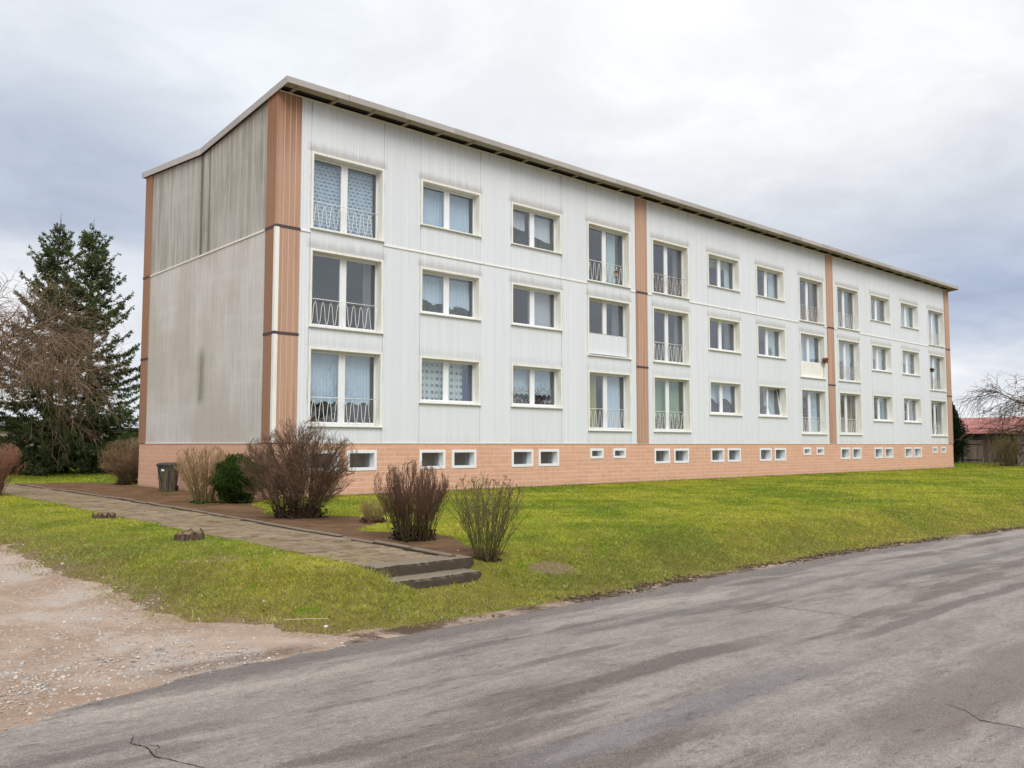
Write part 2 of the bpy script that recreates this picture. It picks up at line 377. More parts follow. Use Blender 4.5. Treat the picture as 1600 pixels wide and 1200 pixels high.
wv_ = np.maximum(wv_, .75 * sstep((bare_g - .5) / .2)); wv_ = np.maximum(wv_, np.exp(-((co[:, 0] + 2.6) / .45) ** 2 - ((co[:, 1] + 13.3) / .3) ** 2))
at = gobj.data.attributes.new('worn', 'FLOAT', 'POINT'); at.data.foreach_set('value', np.clip(wv_, 0, 1).astype(np.float32))
rx = np.concatenate([np.arange(-60, -12, 2.0), np.arange(-12, 16, 0.08), np.arange(16, 60, 1.0), np.arange(60, 420, 20)])
re = road_edge(rx) + 0.025 * wob(rx * 0 + rx, rx * 0, 4.0) + 0.02 * wob(rx, rx * 0, 13.0, 2)
road = ruled(np.stack([rx, re], -1), np.stack([rx, np.minimum(re - 1, -29.5 - np.abs(rx) * .2)], -1), 14, lambda X, Y: np.full(X.shape, -0.338), 'road', 'asphalt', 1.6,
      label='worn grey asphalt road with dark patches', cat='road')
# pale sandy strip and dark leaf mould where the lawn meets the asphalt
vx = np.arange(-6.6, 30, 0.09)
ruled(np.stack([vx, road_edge(vx) - 0.03], -1), np.stack([vx, road_edge(vx) + 0.20 + 0.10 * wob(vx, vx * 0, 1.6) + 0.05 * wob(vx, 0 * vx, 6, 1) + 0.25 * np.exp(-((vx + 6.2) / 1.5) ** 2)], -1), 4,
      lambda X, Y: terrain(X, Y) + 0.006, 'verge', 'verge', label='narrow strip of sand and leaf mould along the road', cat='verge')
dy = np.concatenate([np.arange(-15.8, -5, 0.07), np.arange(-5, 40, .5)])
de = drive_edge(dy) - 0.02 + 0.14 * wob(dy, dy * 0, 1.9) + 0.09 * wob(dy, dy * 0, 7, 2)
A = np.stack([de, np.maximum(dy, road_edge(de) - 0.12)], -1)
B = np.stack([np.full_like(dy, -30.0), dy - 8.2 * np.exp(-(dy - dy[0]) / 3.0)], -1)
def dzf(X, Y): return np.where(Y < road_edge(X) - .07, -0.36, terrain(X, Y) + 0.012 + 0.012 * wob(X, Y, 2.3, 3))
ruled(A, B, 130, dzf, 'driveway', 'dirt', 1.5, label='bare sandy driveway strewn with pale stones', cat='driveway')
sy = np.arange(-12.62, 15.0, 0.12)
sx = np.maximum(soil_x(sy) + 0.12 * wob(sy, 0 * sy, 2.2) * (sy < 0), kerb_x(sy) + 0.2)
ruled(np.stack([kerb_x(sy), sy], -1), np.stack([sx, sy], -1), 14, lambda X, Y: terrain(X, Y) + 0.014 + 0.012 * wob(X, Y, 3, 4), 'planting_bed', 'soil',
      label='bare brown soil bed under the shrubs beside the gable', cat='soil bed')
# paved path: a bedding sheet with one slab each
py = np.arange(-12.7, 27, .4)
path = ruled(np.stack([path_l(py) + .02, py], -1), np.stack([kerb_x(py), py], -1), 4, lambda X, Y: np.full(X.shape, 0.006), 'path', 'soil', label='mossy slab path running beside the gable', cat='path')
rng = np.random.default_rng(5)
sl = MB().bbox(0, 1, 0, 1, 0, 1, .0)
slab_me = None
y = -12.58; row = 0
while y < 24:
    L = 0.5
    for c in range(3):
        x0 = path_l(y); x1 = kerb_x(y) - .03; w = (x1 - x0) / 3
        if slab_me is None:
            bb = MB(); s, h, e = .5, .05, .014
            bb.add([(-s, -s, -h), (s, -s, -h), (s, s, -h), (-s, s, -h), (-s, -s, -e), (s, -s, -e), (s, s, -e), (-s, s, -e),
                    (-s + e, -s + e, 0), (s - e, -s + e, 0), (s - e, s - e, 0), (-s + e, s - e, 0)],
                   [(0, 3, 2, 1), (0, 1, 5, 4), (1, 2, 6, 5), (2, 3, 7, 6), (3, 0, 4, 7), (4, 5, 9, 8), (5, 6, 10, 9), (6, 7, 11, 10), (7, 4, 8, 11), (8, 9, 10, 11)])
            slab_me = bb.mesh('slab', 'slab')
        o = put('slab', slab_me, path, (x0 + w * (c + .5) + rng.normal() * .006, y + L / 2, 0.022 + rng.normal() * .005))
        o.scale = (w - .008 - .01 * rng.random(), L - .008 - .012 * rng.random(), 1); o.rotation_euler = (rng.normal() * .010, rng.normal() * .010, rng.normal() * .008)
    y += L
# edging stones on the bed side
kerb = put('kerb', None, kind='structure', label='low concrete edging between path and planting bed', cat='kerb')
kme = MB().bbox(-.035, .035, -.48, .48, -.12, .05, 0.0)
kb = MB(); h = .048
kb.add([(-h, -.49, -.15), (h, -.49, -.15), (h, .49, -.15), (-h, .49, -.15), (-h, -.49, .03), (h, -.49, .03), (h, .49, .03), (-h, .49, .03), (-.03, -.478, .045), (.03, -.478, .045), (.03, .478, .045), (-.03, .478, .045)],
       [(0, 3, 2, 1), (0, 1, 5, 4), (1, 2, 6, 5), (2, 3, 7, 6), (3, 0, 4, 7), (4, 5, 9, 8), (5, 6, 10, 9), (6, 7, 11, 10), (7, 4, 8, 11), (8, 9, 10, 11)])
kme = kb.mesh('kerb_stone', 'old_concrete')
for i in range(26):
    y = -12.2 + i
    o = put('kerb_stone', kme, kerb, (kerb_x(y) + .02 + rng.normal() * .008, y, 0.012 + rng.normal() * .008))
    o.rotation_euler = (rng.normal() * .008, rng.normal() * .03, -math.atan((kerb_x(y + .5) - kerb_x(y - .5))) + rng.normal() * .012)
# cracks in the asphalt
def crack(pts, w):
    pts = np.array(pts); t = np.linspace(0, 1, 60); seg = np.linspace(0, 1, len(pts))
    x = np.interp(t, seg, pts[:, 0]); y = np.interp(t, seg, pts[:, 1])
    x = x + .012 * wob(t * 9, t * 0, 1, len(pts)) + rng.normal(0, .0018, 60); y = y + .014 * wob(t * 11, t * 0, 1, 3) + rng.normal(0, .0018, 60)
    ww = w * (0.35 + 0.65 * rng.random(60)) * np.sin(np.pi * np.clip(t, .04, .96)) ** .4
    V = np.concatenate([np.stack([x - ww, y, np.full(60, -.334)], -1), np.stack([x + ww, y + .3 * ww, np.full(60, -.334)], -1)])
    q = np.array([(i, 60 + i, 61 + i, i + 1) for i in range(59)])
    put('crack', make_mesh('crack', V, q, 'crack'), road)
crack([(-8.85, -15.86), (-8.92, -16.02), (-8.87, -16.16), (-8.89, -16.33), (-8.78, -16.62), (-8.7, -16.9)], .006)
crack([(-8.90, -16.10), (-8.80, -16.16), (-8.86, -16.28)], .004)
crack([(-4.40, -19.0), (-4.46, -19.16), (-4.61, -19.32), (-4.58, -19.6), (-4.7, -19.9)], .007)
crack([(-2.07, -16.0), (-2.02, -16.4), (-1.95, -16.8), (-1.88, -17.3)], .006)
crack([(-8.5, -15.80), (-8.24, -15.70), (-7.95, -15.66), (-7.5, -15.5)], .003)

# ------------------------------------------------------------------ building materials
def m_clad(base, dirt, gable):
    def f(g, b, o):
        p = g.pos(); x, y, z = g.xyz(p); u = g.m('ADD', x, y)
        fr = g.m('FRACT', g.m('MULTIPLY', u, 10.0)); ln = g.ss(g.m('ABSOLUTE', g.m('SUBTRACT', fr, 0.5)), 0.40, 0.49)
        board = g.new('ShaderNodeTexWhiteNoise', noise_dimensions='1D'); g.put(board.inputs['W'], g.m('FLOOR', g.m('MULTIPLY', u, 10.0)))
        st = g.noise(g.comb(g.m('MULTIPLY', u, 9.0), 0.0, g.m('MULTIPLY', z, 0.45)), 1.0, 7, 0.66)
        big = g.noise(p, 0.35, 4, 0.55); fine = g.noise(p, 9, 5, 0.65)
        c = g.mix(g.ss(st, 0.42, 0.74, 0, 0.22 if not gable else 0.8), base, dirt)
        if not gable:
            xm = g.m('FLOORED_MODULO', g.m('SUBTRACT', x, 0.83), 3.832); zm = g.m('FLOORED_MODULO', g.m('SUBTRACT', z, 4.235), 2.8)
            edge = g.m('MULTIPLY', g.ss(xm, 0.02, 0.22), g.ss(xm, 2.84, 2.62))
            jit = g.noise(g.comb(g.m('MULTIPLY', x, 6), 0, g.m('MULTIPLY', z, 1.2)), 1, 5, .6)
            up = g.ss(g.m('ADD', zm, g.m('MULTIPLY', g.m('SUBTRACT', jit, .5), -.28)), 0.34, 0.03)
            s = g.m('MULTIPLY', g.m('MULTIPLY', edge, up), g.ss(z, 3.5, 8.5, 0.16, 0.62))
            c = g.mix(s, c, (0.36, 0.325, 0.29))
            # run-off lines from the sill ends
            sl = g.m('MULTIPLY', g.ss(g.m('ABSOLUTE', g.m('SUBTRACT', g.m('ABSOLUTE', g.m('SUBTRACT', xm, 1.43)), 1.235)), .06, .01), g.ss(zm, 1.0, 1.3))
            c = g.mix(g.m('MULTIPLY', sl, g.ss(jit, .4, .65, 0, .5)), c, (0.30, 0.28, 0.25))
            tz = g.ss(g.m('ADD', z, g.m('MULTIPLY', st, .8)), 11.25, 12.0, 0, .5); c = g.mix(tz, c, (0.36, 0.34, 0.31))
        else:
            upper = g.ss(z, 7.45, 7.5)
            band = g.noise(g.comb(0, g.m('MULTIPLY', y, .15), g.m('MULTIPLY', z, 2.1)), 1, 3, .6)
            c = g.mix(g.ss(band, .5, .62, 0, .40), c, (0.70, 0.68, 0.645))
            dk = g.noise(g.comb(0, g.m('MULTIPLY', y, 4.2), g.m('MULTIPLY', z, .22)), 1, 7, .7)
            dk2 = g.noise(g.comb(0, g.m('MULTIPLY', y, 15), g.m('MULTIPLY', z, .7)), 1, 6, .7)
            dkm = g.m('ADD', g.m('MULTIPLY', dk, .45), g.m('ADD', g.m('MULTIPLY', dk2, .3), g.m('MULTIPLY', big, .25)))
            c = g.mix(g.m('MULTIPLY', upper, .45), c, (0.40, 0.385, 0.335))
            c = g.mix(g.m('MULTIPLY', g.ss(dkm, .42, .62, 0, .85), upper), c, (0.235, 0.215, 0.16))
            c = g.mix(g.m('MULTIPLY', g.ss(big, .38, .62, 0, .5), g.m('SUBTRACT', 1.1, upper)), c, (0.46, 0.42, 0.34))
            yv = g.m('ADD', y, g.m('MULTIPLY', g.m('SUBTRACT', fine, .5), .12))
            v1 = g.ss(g.m('ABSOLUTE', g.m('SUBTRACT', yv, 5.23)), .16, .03)
            v2 = g.ss(g.m('ABSOLUTE', g.m('SUBTRACT', yv, 4.62)), .11, .02)
            c = g.mix(g.m('MULTIPLY', g.m('MAXIMUM', v1, g.m('MULTIPLY', v2, .7)), g.m('MULTIPLY', upper, .8)), c, (0.10, 0.095, 0.035))
            lo = g.m('MULTIPLY', g.ss(z, 2.6, 3.0), g.ss(z, 4.7, 4.1)); v3 = g.ss(g.m('ABSOLUTE', g.m('SUBTRACT', yv, 4.95)), .42, .02)
            c = g.mix(g.m('MULTIPLY', g.m('MULTIPLY', v3, lo), g.ss(dk, .35, .6, .3, .8)), c, (0.15, 0.15, 0.055))
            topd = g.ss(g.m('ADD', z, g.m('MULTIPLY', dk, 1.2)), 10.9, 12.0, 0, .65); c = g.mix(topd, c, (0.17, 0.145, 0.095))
        c = g.mix(g.ss(fine, .55, .8, 0, .15), c, dirt)
        k = g.m('MULTIPLY', g.ss(board.outputs[0], 0, 1, .975, 1.015), g.ss(g.rnd(), 0, 1, .98, 1.01))
        c = g.scale(c, g.comb(k, k, k))
        c = g.mix(g.m('MULTIPLY', ln, .22), c, (0.33, 0.33, 0.33))
        g.put(b.inputs['Normal'], g.bump(g.m('SUBTRACT', 1.0, ln), 0.35, 0.008))
        return c
    return f
mat('cladding', m_clad((0.75, 0.78, 0.812), (0.58, 0.59, 0.595), False), rough=0.55, spec=0.3)
mat('gable_cladding', m_clad((0.66, 0.635, 0.60), (0.475, 0.445, 0.39), True), rough=0.7, spec=0.2)
def m_terra(g, b, o):
    p = g.pos(); x, y, z = g.xyz(p)
    n = g.noise(p, 26, 5, .7); st = g.noise(g.comb(g.m('MULTIPLY', g.m('ADD', x, y), 6), 0, g.m('MULTIPLY', z, .25)), 1, 5, .6)
    c = g.mix(g.ss(n, .3, .7), (0.455, 0.280, 0.195), (0.525, 0.330, 0.240))
    c = g.mix(g.ss(st, .48, .7, 0, .55), c, (0.33, 0.175, 0.105))
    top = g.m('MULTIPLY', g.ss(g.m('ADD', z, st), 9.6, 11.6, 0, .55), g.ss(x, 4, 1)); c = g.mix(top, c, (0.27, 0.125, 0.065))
    c = g.mix(g.m('MULTIPLY', g.ss(y, -.01, .10), g.m('MULTIPLY', g.ss(x, .1, .0), g.ss(n, .3, .7, .5, .75))), c, (0.25, 0.125, 0.065))   # the gable sides are a darker brown
    k = g.ss(g.rnd(), 0, 1, .95, 1.04); c = g.scale(c, g.comb(k, k, k))
    g.put(b.inputs['Normal'], g.bump(n, .35, .006)); return c
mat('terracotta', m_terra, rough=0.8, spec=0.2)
mat('light_joint', color=(0.70, 0.52, 0.42), rough=0.8)
mat('dark_strip', color=(0.085, 0.06, 0.06), rough=0.6)
def m_block(g, b, o):
    p = g.pos(); n = g.noise(p, 5, 5, .6); n2 = g.noise(p, 60, 4, .7); r = g.rnd(); z = g.xyz(p)[2]
    # rows and blocks that share one mesh still differ a little
    x, y, _ = g.xyz(p)
    cell = g.new('ShaderNodeTexWhiteNoise', noise_dimensions='2D')
    g.put(cell.inputs['Vector'], g.comb(g.m('FLOOR', g.m('DIVIDE', g.m('ADD', x, y), .66)), g.m('FLOOR', g.m('DIVIDE', z, .146)), 0))
    c = g.mix(g.m('ADD', g.m('MULTIPLY', r, .5), g.m('MULTIPLY', cell.outputs[0], .5)), (0.63, 0.365, 0.245), (0.72, 0.435, 0.305))
    c = g.mix(g.ss(n, .45, .7, 0, .4), c, (0.52, 0.28, 0.185))
    c = g.mix(g.ss(n2, .5, .75, 0, .35), c, (0.62, 0.40, 0.31))
    c = g.mix(g.ss(g.m('ADD', z, g.m('MULTIPLY', n, .5)), .45, .18, 0, .6), c, (0.30, 0.185, 0.13))
    g.put(b.inputs['Normal'], g.bump(g.m('ADD', n2, n), .4, .006)); return c
mat('plinth_block', m_block, rough=0.85, spec=0.2)
mat('mortar', color=(0.82, 0.60, 0.48), rough=0.9)
def m_cream(g, b, o):
    p = g.pos(); n = g.noise(p, 6, 5, .65); x, y, z = g.xyz(p)
    st = g.noise(g.comb(g.m('MULTIPLY', x, 9), g.m('MULTIPLY', y, 9), g.m('MULTIPLY', z, 1.5)), 1, 5, .6)
    c = g.mix(g.ss(st, .45, .75, 0, .7), (0.84, 0.83, 0.775), (0.68, 0.63, 0.52))
    c = g.mix(g.ss(n, .64, .8, 0, .4), c, (0.48, 0.38, 0.26)); return c
mat('cream_surround', m_cream, rough=0.5, spec=0.3)
mat('white_plastic', color=(0.82, 0.83, 0.84), rough=0.35, spec=0.4)
mat('white_trim', m_cream, rough=0.5)
mat('wall_core', color=(0.30, 0.29, 0.28), rough=0.9)
def m_metal(g, b, o):
    p = g.pos(); n = g.noise(g.scale(p, (1, 1, 3)), 2.5, 6, .65); r = g.rnd(); n2 = g.noise(p, 20, 4, .6)
    c = g.mix(r, (0.355, 0.325, 0.30), (0.47, 0.435, 0.405)); c = g.mix(g.ss(n, .5, .75, 0, .6), c, (0.56, 0.53, 0.50))
    c = g.mix(g.ss(n2, .55, .75, 0, .35), c, (0.24, 0.21, 0.18))
    return c
mat('fascia', m_metal, rough=0.5, spec=0.4)
def m_soffit(g, b, o):
    p = g.pos(); n = g.noise(p, 4, 4, .6); return g.mix(n, (0.27, 0.235, 0.16), (0.38, 0.34, 0.25))
mat('soffit', m_soffit, rough=0.8)
mat('void_shade', color=(0.02, 0.018, 0.016), rough=1)  # near-black paint for the shade inside the eaves gap
mat('deck_shade', color=(0.035, 0.032, 0.03), rough=0.9)  # deck coloured near-black so its underside stands in for eaves shade
mat('railing_paint', m_cream, rough=0.4)
def m_railold(g, b, o):
    p = g.pos(); n = g.noise(p, 14, 4, .6); return g.mix(g.ss(n, .4, .65), (0.74, 0.71, 0.65), (0.38, 0.24, 0.14))
mat('railing_rusty', m_railold, rough=0.5)
def m_glass(g, b, o):
    tr = g.new('ShaderNodeBsdfTransparent'); tr.inputs[0].default_value = (0.92, 0.955, 0.98, 1)
    gl = g.new('ShaderNodeBsdfGlossy'); gl.inputs['Roughness'].default_value = 0.015; gl.inputs[0].default_value = (0.95, 0.97, 1, 1)
    lw = g.new('ShaderNodeLayerWeight'); lw.inputs[0].default_value = 0.5
    fz = g.m('ADD', 0.085, g.m('MULTIPLY', g.m('POWER', lw.outputs['Facing'], 4.0), 0.9))
    nz = g.noise(g.pos(), 0.9, 2, .4); bn = g.bump(nz, 0.25, 0.02); g.put(gl.inputs['Normal'], bn)
    mx = g.new('ShaderNodeMixShader'); g.put(mx.inputs[0], fz)
    g.l.new(tr.outputs[0], mx.inputs[1]); g.l.new(gl.outputs[0], mx.inputs[2]); g.l.new(mx.outputs[0], o.inputs[0])
    g.n.remove(b)
mat('window_glass', m_glass)
mat('room', color=(0.13, 0.12, 0.115), rough=0.9)
mat('cellar_dark', color=(0.06, 0.055, 0.05), rough=0.9)
def cloth(c, pat=None):
    def f(g, b, o):
        tl = g.new('ShaderNodeBsdfTranslucent'); df = g.new('ShaderNodeBsdfDiffuse'); mx = g.new('ShaderNodeMixShader'); mx.inputs[0].default_value = .3
        cc = c
        p = g.pos(); x, y, z = g.xyz(p)
        if pat == 'lace':
            a = g.m('FRACT', g.m('MULTIPLY', z, 9.0)); rowp = g.m('FLOOR', g.m('MULTIPLY', z, 9.0))
            q = g.m('FRACT', g.m('ADD', g.m('MULTIPLY', x, 6.5), g.m('MULTIPLY', rowp, .37)))
            d = g.m('MULTIPLY', g.ss(g.m('ABSOLUTE', g.m('SUBTRACT', a, .5)), .26, .14), g.ss(g.m('ABSOLUTE', g.m('SUBTRACT', q, .5)), .40, .28))
            cc = g.mix(g.m('MULTIPLY', d, g.ss(g.noise(p, 7, 4, .6), .35, .6, .35, .95)), c, (0.14, 0.18, 0.21))
        if pat == 'check':
            a = g.m('FRACT', g.m('MULTIPLY', z, 4.6)); q = g.m('FRACT', g.m('MULTIPLY', x, 5.0))
            d = g.m('MULTIPLY', g.ss(g.m('ABSOLUTE', g.m('SUBTRACT', a, .5)), .30, .12), g.ss(g.m('ABSOLUTE', g.m('SUBTRACT', q, .5)), .36, .2))
            cc = g.mix(g.m('MULTIPLY', d, g.ss(g.noise(p, 5, 4, .6), .35, .6, .4, .95)), c, (0.12, 0.15, 0.13))
        if pat == 'hem':
            n = g.voro(g.scale(p, (11, 11, 11)), 1.0); cc = g.mix(g.ss(n, .25, .55, 0, .6), c, (0.25, 0.28, 0.30))
        g.put(tl.inputs[0], cc); g.put(df.inputs[0], cc)
        g.l.new(df.outputs[0], mx.inputs[1]); g.l.new(tl.outputs[0], mx.inputs[2]); g.l.new(mx.outputs[0], o.inputs[0]); g.n.remove(b)
    return f
mat('curtain_white', cloth((0.80, 0.90, 0.98)))
mat('curtain_lace', cloth((0.74, 0.85, 0.92), 'lace'))
mat('curtain_check', cloth((0.84, 0.88, 0.84), 'check'))
mat('curtain_hem', cloth((0.90, 0.92, 0.93), 'hem'))
mat('curtain_green', cloth((0.36, 0.50, 0.27)))
mat('curtain_yellow', cloth((0.56, 0.51, 0.20)))
mat('curtain_beige', cloth((0.55, 0.47, 0.33)))
mat('curtain_mint', cloth((0.72, 0.83, 0.82)))
mat('curtain_grey', cloth((0.24, 0.24, 0.25)))
mat('blind_grey', cloth((0.72, 0.70, 0.71)))
mat('blind_white', cloth((0.90, 0.92, 0.92)))
mat('blue_drape', cloth((0.10, 0.14, 0.24)))

# ------------------------------------------------------------------ apartment block
XE, YB = 46.45, 10.3; ZP = 1.53; BELT, BELT2 = 7.5, 4.53; ZT = 11.29
blk = empty('apartment_building', (0, 0, 0), 'three storey white clad apartment block with salmon plinth and butterfly roof', 'apartment block')
XL = [1.03 + 3.832 * k for k in range(12)]; WW = 2.45
SILL_F, HEAD_F, SILL_W, HEAD_W = 2.013, 4.232, 2.788, 4.238; ST = 2.8
PIL = [(0.0, .69), (15.33, 16.02), (30.60, 31.29), (45.76, XE)]
def is_f(k): return k % 4 in (0, 3)
def win_z(k, r): return ((SILL_F if is_f(k) else SILL_W) + ST * r, (HEAD_F if is_f(k) else HEAD_W) + ST * r)
CEL = []   # cellar window outer rectangles
for k in range(12):
    for a, b_ in (((.10, .82), (1.38, 2.10)) if k % 4 == 3 else ((.02, 1.02), (1.29, 2.29))):
        CEL.append((XL[k] + a, XL[k] + b_, .965 if k % 4 == 3 else .725, 1.335 if k % 4 == 3 else 1.315, k % 4 == 3))
core = MB()
panel_rng = np.random.default_rng(11)
def panel(x0, x1, z0, z1, gx0=.006, gx1=.006, gz0=.003, gz1=.003):
    d = panel_rng.normal() * .0025
    MB().bbox(x0 + gx0, x1 - gx1, d, .04, z0 + gz0, z1 - gz1, .006).put('cladding_panel', 'cladding', blk)
def corebox(x0, x1, z0, z1): core.box(x0, x1, .041, .34, z0, z1)
for s in range(3):
    x0 = PIL[s][1]; x1 = PIL[s + 1][0]
    edges = [x0]
    for k in range(4 * s, 4 * s + 4): edges += [XL[k], XL[k] + WW]
    edges.append(x1)
    for i in range(len(edges) - 1):
        a, b_ = edges[i], edges[i + 1]
        if i % 2 == 0:       # plain strip between window columns
            panel(a, b_, ZP, BELT - .012); panel(a, b_, BELT + .012, ZT); corebox(a, b_, ZP, ZT)
        else:
            k = 4 * s + i // 2; z = ZP
            for r in range(3):
                zs, zh = win_z(k, r)
                if z < BELT < zs and not is_f(k):
                    panel(a, b_, z, BELT - .012, .007, .007); panel(a, b_, BELT + .012, zs, .007, .007)
                else: panel(a, b_, z, zs, .007, .007)
                corebox(a, b_, z, zs); z = zh
            panel(a, b_, z, ZT, .002, .002); corebox(a, b_, z, ZT)
# the other walls and the inner core behind pilasters
for a, b_ in PIL: corebox(a, b_, ZP, ZT)
cz = lambda y: np.interp(y, [0, 5.2, YB], [11.29, 10.80, 11.25])
core.prism([(.34, ZP), (YB - .04, ZP), (YB - .04, cz(YB)), (5.2, cz(5.2)), (.34, cz(.34))], 'x', .05, .36)
core.box(.36, XE - .36, YB - .36, YB - .01, 0, 11.0)
core.prism([(.34, 0), (YB - .01, 0), (YB - .01, cz(YB)), (5.2, cz(5.2)), (.34, cz(.34))], 'x', XE - .36, XE - .03)
core.put('inner_wall', 'wall_core', blk)
MB().box(0.0, XE, YB - .01, YB, ZP, 11.2).put('rear_cladding', 'cladding', blk)
MB().prism([(0, ZP), (YB - .012, ZP), (YB - .012, cz(YB)), (5.2, cz(5.2)), (0, cz(0))], 'x', XE - .03, XE).put('end_cladding', 'gable_cladding', blk)
# gable cladding (facing -X), upper panels follow the roof line
gY0, gY1 = .62, YB - .64
cuts = [gY0, 5.2, gY1]
for i in range(len(cuts) - 1):
    a, b_ = cuts[i] + (.002 if i else .006), cuts[i + 1] - (.002 if i < len(cuts) - 2 else .006)
    MB().prism([(a, ZP + .004), (b_, ZP + .004), (b_, BELT - .012), (a, BELT - .012)], 'x', .0 + .001 * i, .05).put('gable_panel', 'gable_cladding', blk)
    MB().prism([(a, BELT + .012), (b_, BELT + .012), (b_, cz(b_)), (a, cz(a))], 'x', .0 + .001 * i, .05).put('gable_panel', 'gable_cladding', blk)
# horizontal joint covers
for s in range(3):
    x = PIL[s][1]
    spans = [(PIL[s][1], XL[4 * s]), (XL[4 * s] + WW, XL[4 * s + 3]), (XL[4 * s + 3] + WW, PIL[s + 1][0])]
    for a, b_ in spans:
        MB().prism([(-.028, BELT - .03), (-.028, BELT + .012), (.0, BELT + .03), (.03, BELT + .03), (.03, BELT - .03)], 'x', a, b_).put('joint_cover', 'white_trim', blk)
MB().prism([(-.028, BELT - .03), (-.028, BELT + .012), (.0, BELT + .03), (.03, BELT + .03), (.03, BELT - .03)], 'y', gY0, gY1).put('joint_cover', 'white_trim', blk)
MB().box(PIL[0][1], PIL[3][0], -.02, .03, ZP - .022, ZP + .004).put('base_trim', 'white_trim', blk)
MB().box(-.02, .03, gY0, gY1, ZP - .022, ZP + .004).put('base_trim', 'white_trim', blk)
# terracotta pilasters: planks, light joints and dark strips
lev = [(ZP, BELT2 - .04), (BELT2 + .04, BELT - .04), (BELT + .04, ZT)]
for i, (a, b_) in enumerate(PIL):
    n = 4; w = (b_ - a) / n
    for z0, z1 in lev:
        MB().box(a + .01, b_ - .01, -.0295, .04, z0, z1).put('pilaster_backing', 'light_joint', blk)
        for j in range(n):
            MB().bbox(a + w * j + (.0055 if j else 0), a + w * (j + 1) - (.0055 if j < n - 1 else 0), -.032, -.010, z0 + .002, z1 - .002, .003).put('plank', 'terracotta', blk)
    for zc in (BELT2, BELT): MB().box(a - .01, b_ + .01, -.045, .035, zc - .037, zc + .037).put('dark_strip', 'dark_strip', blk)
for a, b_ in ((0.001, gY0), (gY1, YB)):
    for z0, z1 in lev:
        top = [(b_, z1), (a, z1)] if z1 != ZT else [(b_, cz(b_)), (a, cz(a))]
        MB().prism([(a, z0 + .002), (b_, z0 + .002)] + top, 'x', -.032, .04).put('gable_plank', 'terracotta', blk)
    for zc in (BELT2, BELT): MB().box(-.046, .035, a - .01 if a > 1 else -.046, b_ + .01, zc - .036, zc + .036).put('dark_strip', 'dark_strip', blk)
for z0, z1 in lev[:2]: MB().box(-.062, .055, -.062, .05, z0 + .003, z1 - .003).put('corner_trim', 'white_trim', blk)
# roof: thin deck on rafters, fascia boards round the edge
OV = .65; rt = lambda y: np.interp(y, [-OV, 5.2, YB + .25], [11.50, 10.985, 11.46])
gx = -.10; ex = XE + .12
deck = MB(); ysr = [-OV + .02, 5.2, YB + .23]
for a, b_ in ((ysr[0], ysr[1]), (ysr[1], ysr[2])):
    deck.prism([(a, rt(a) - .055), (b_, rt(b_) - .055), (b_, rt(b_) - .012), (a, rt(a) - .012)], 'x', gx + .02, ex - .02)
roof = deck.put('roof', 'deck_shade', blk)
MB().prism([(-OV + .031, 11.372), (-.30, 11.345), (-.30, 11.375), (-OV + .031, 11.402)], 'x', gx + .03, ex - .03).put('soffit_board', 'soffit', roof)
n = 24; L = (ex - gx) / n
for i in range(n):
    d = panel_rng.normal() * .002
    MB().bbox(gx + L * i + .003, gx + L * (i + 1) - .003, -OV + d, -OV + .03, rt(-OV) - .175, rt(-OV) + .004, .006).put('fascia_board', 'fascia', roof)
for xx, dx in ((gx, 1), (ex, -1)):
    for a, b_ in ((-OV + .032, 2.3), (2.306, 5.197), (5.203, 7.8), (7.806, YB + .24)):
        MB().prism([(a, rt(a) - .19), (b_, rt(b_) - .19), (b_, rt(b_) + .014), (a, rt(a) + .014)], 'x', min(xx, xx + dx * .03), max(xx, xx + dx * .03)).put('fascia_board', 'fascia', roof)
MB().box(gx, ex, YB + .22, YB + .25, rt(YB + .25) - .19, rt(YB + .25) + .01).put('fascia_board', 'fascia', roof)
raf = MB().prism([(-OV + .035, 11.325), (-.05, 11.322), (.30, 11.322), (.30, 11.365), (-OV + .035, 11.371)], 'x', -.045, .045).mesh('rafter', 'soffit')
x = .32 
while x < XE:
    put('rafter', raf, roof, (x, 0, 0)); x += 1.268
MB().box(.0, XE, -.045, .02, ZT - .002, ZT + .028).put('wall_cap', 'white_trim', blk)
MB().box(.02, XE - .02, .8, .84, 10.9, 11.40).put('void_shade_box', 'void_shade', blk)  # black boxes added to paint the shade behind the wall top
MB().box(.02, XE - .02, .34, .80, 10.9, 10.95).put('void_shade_box', 'void_shade', blk)

# ---- plinth of pink blocks
BW, BH = .66, .146
plinth = put('plinth', None, blk)
pl = MB()
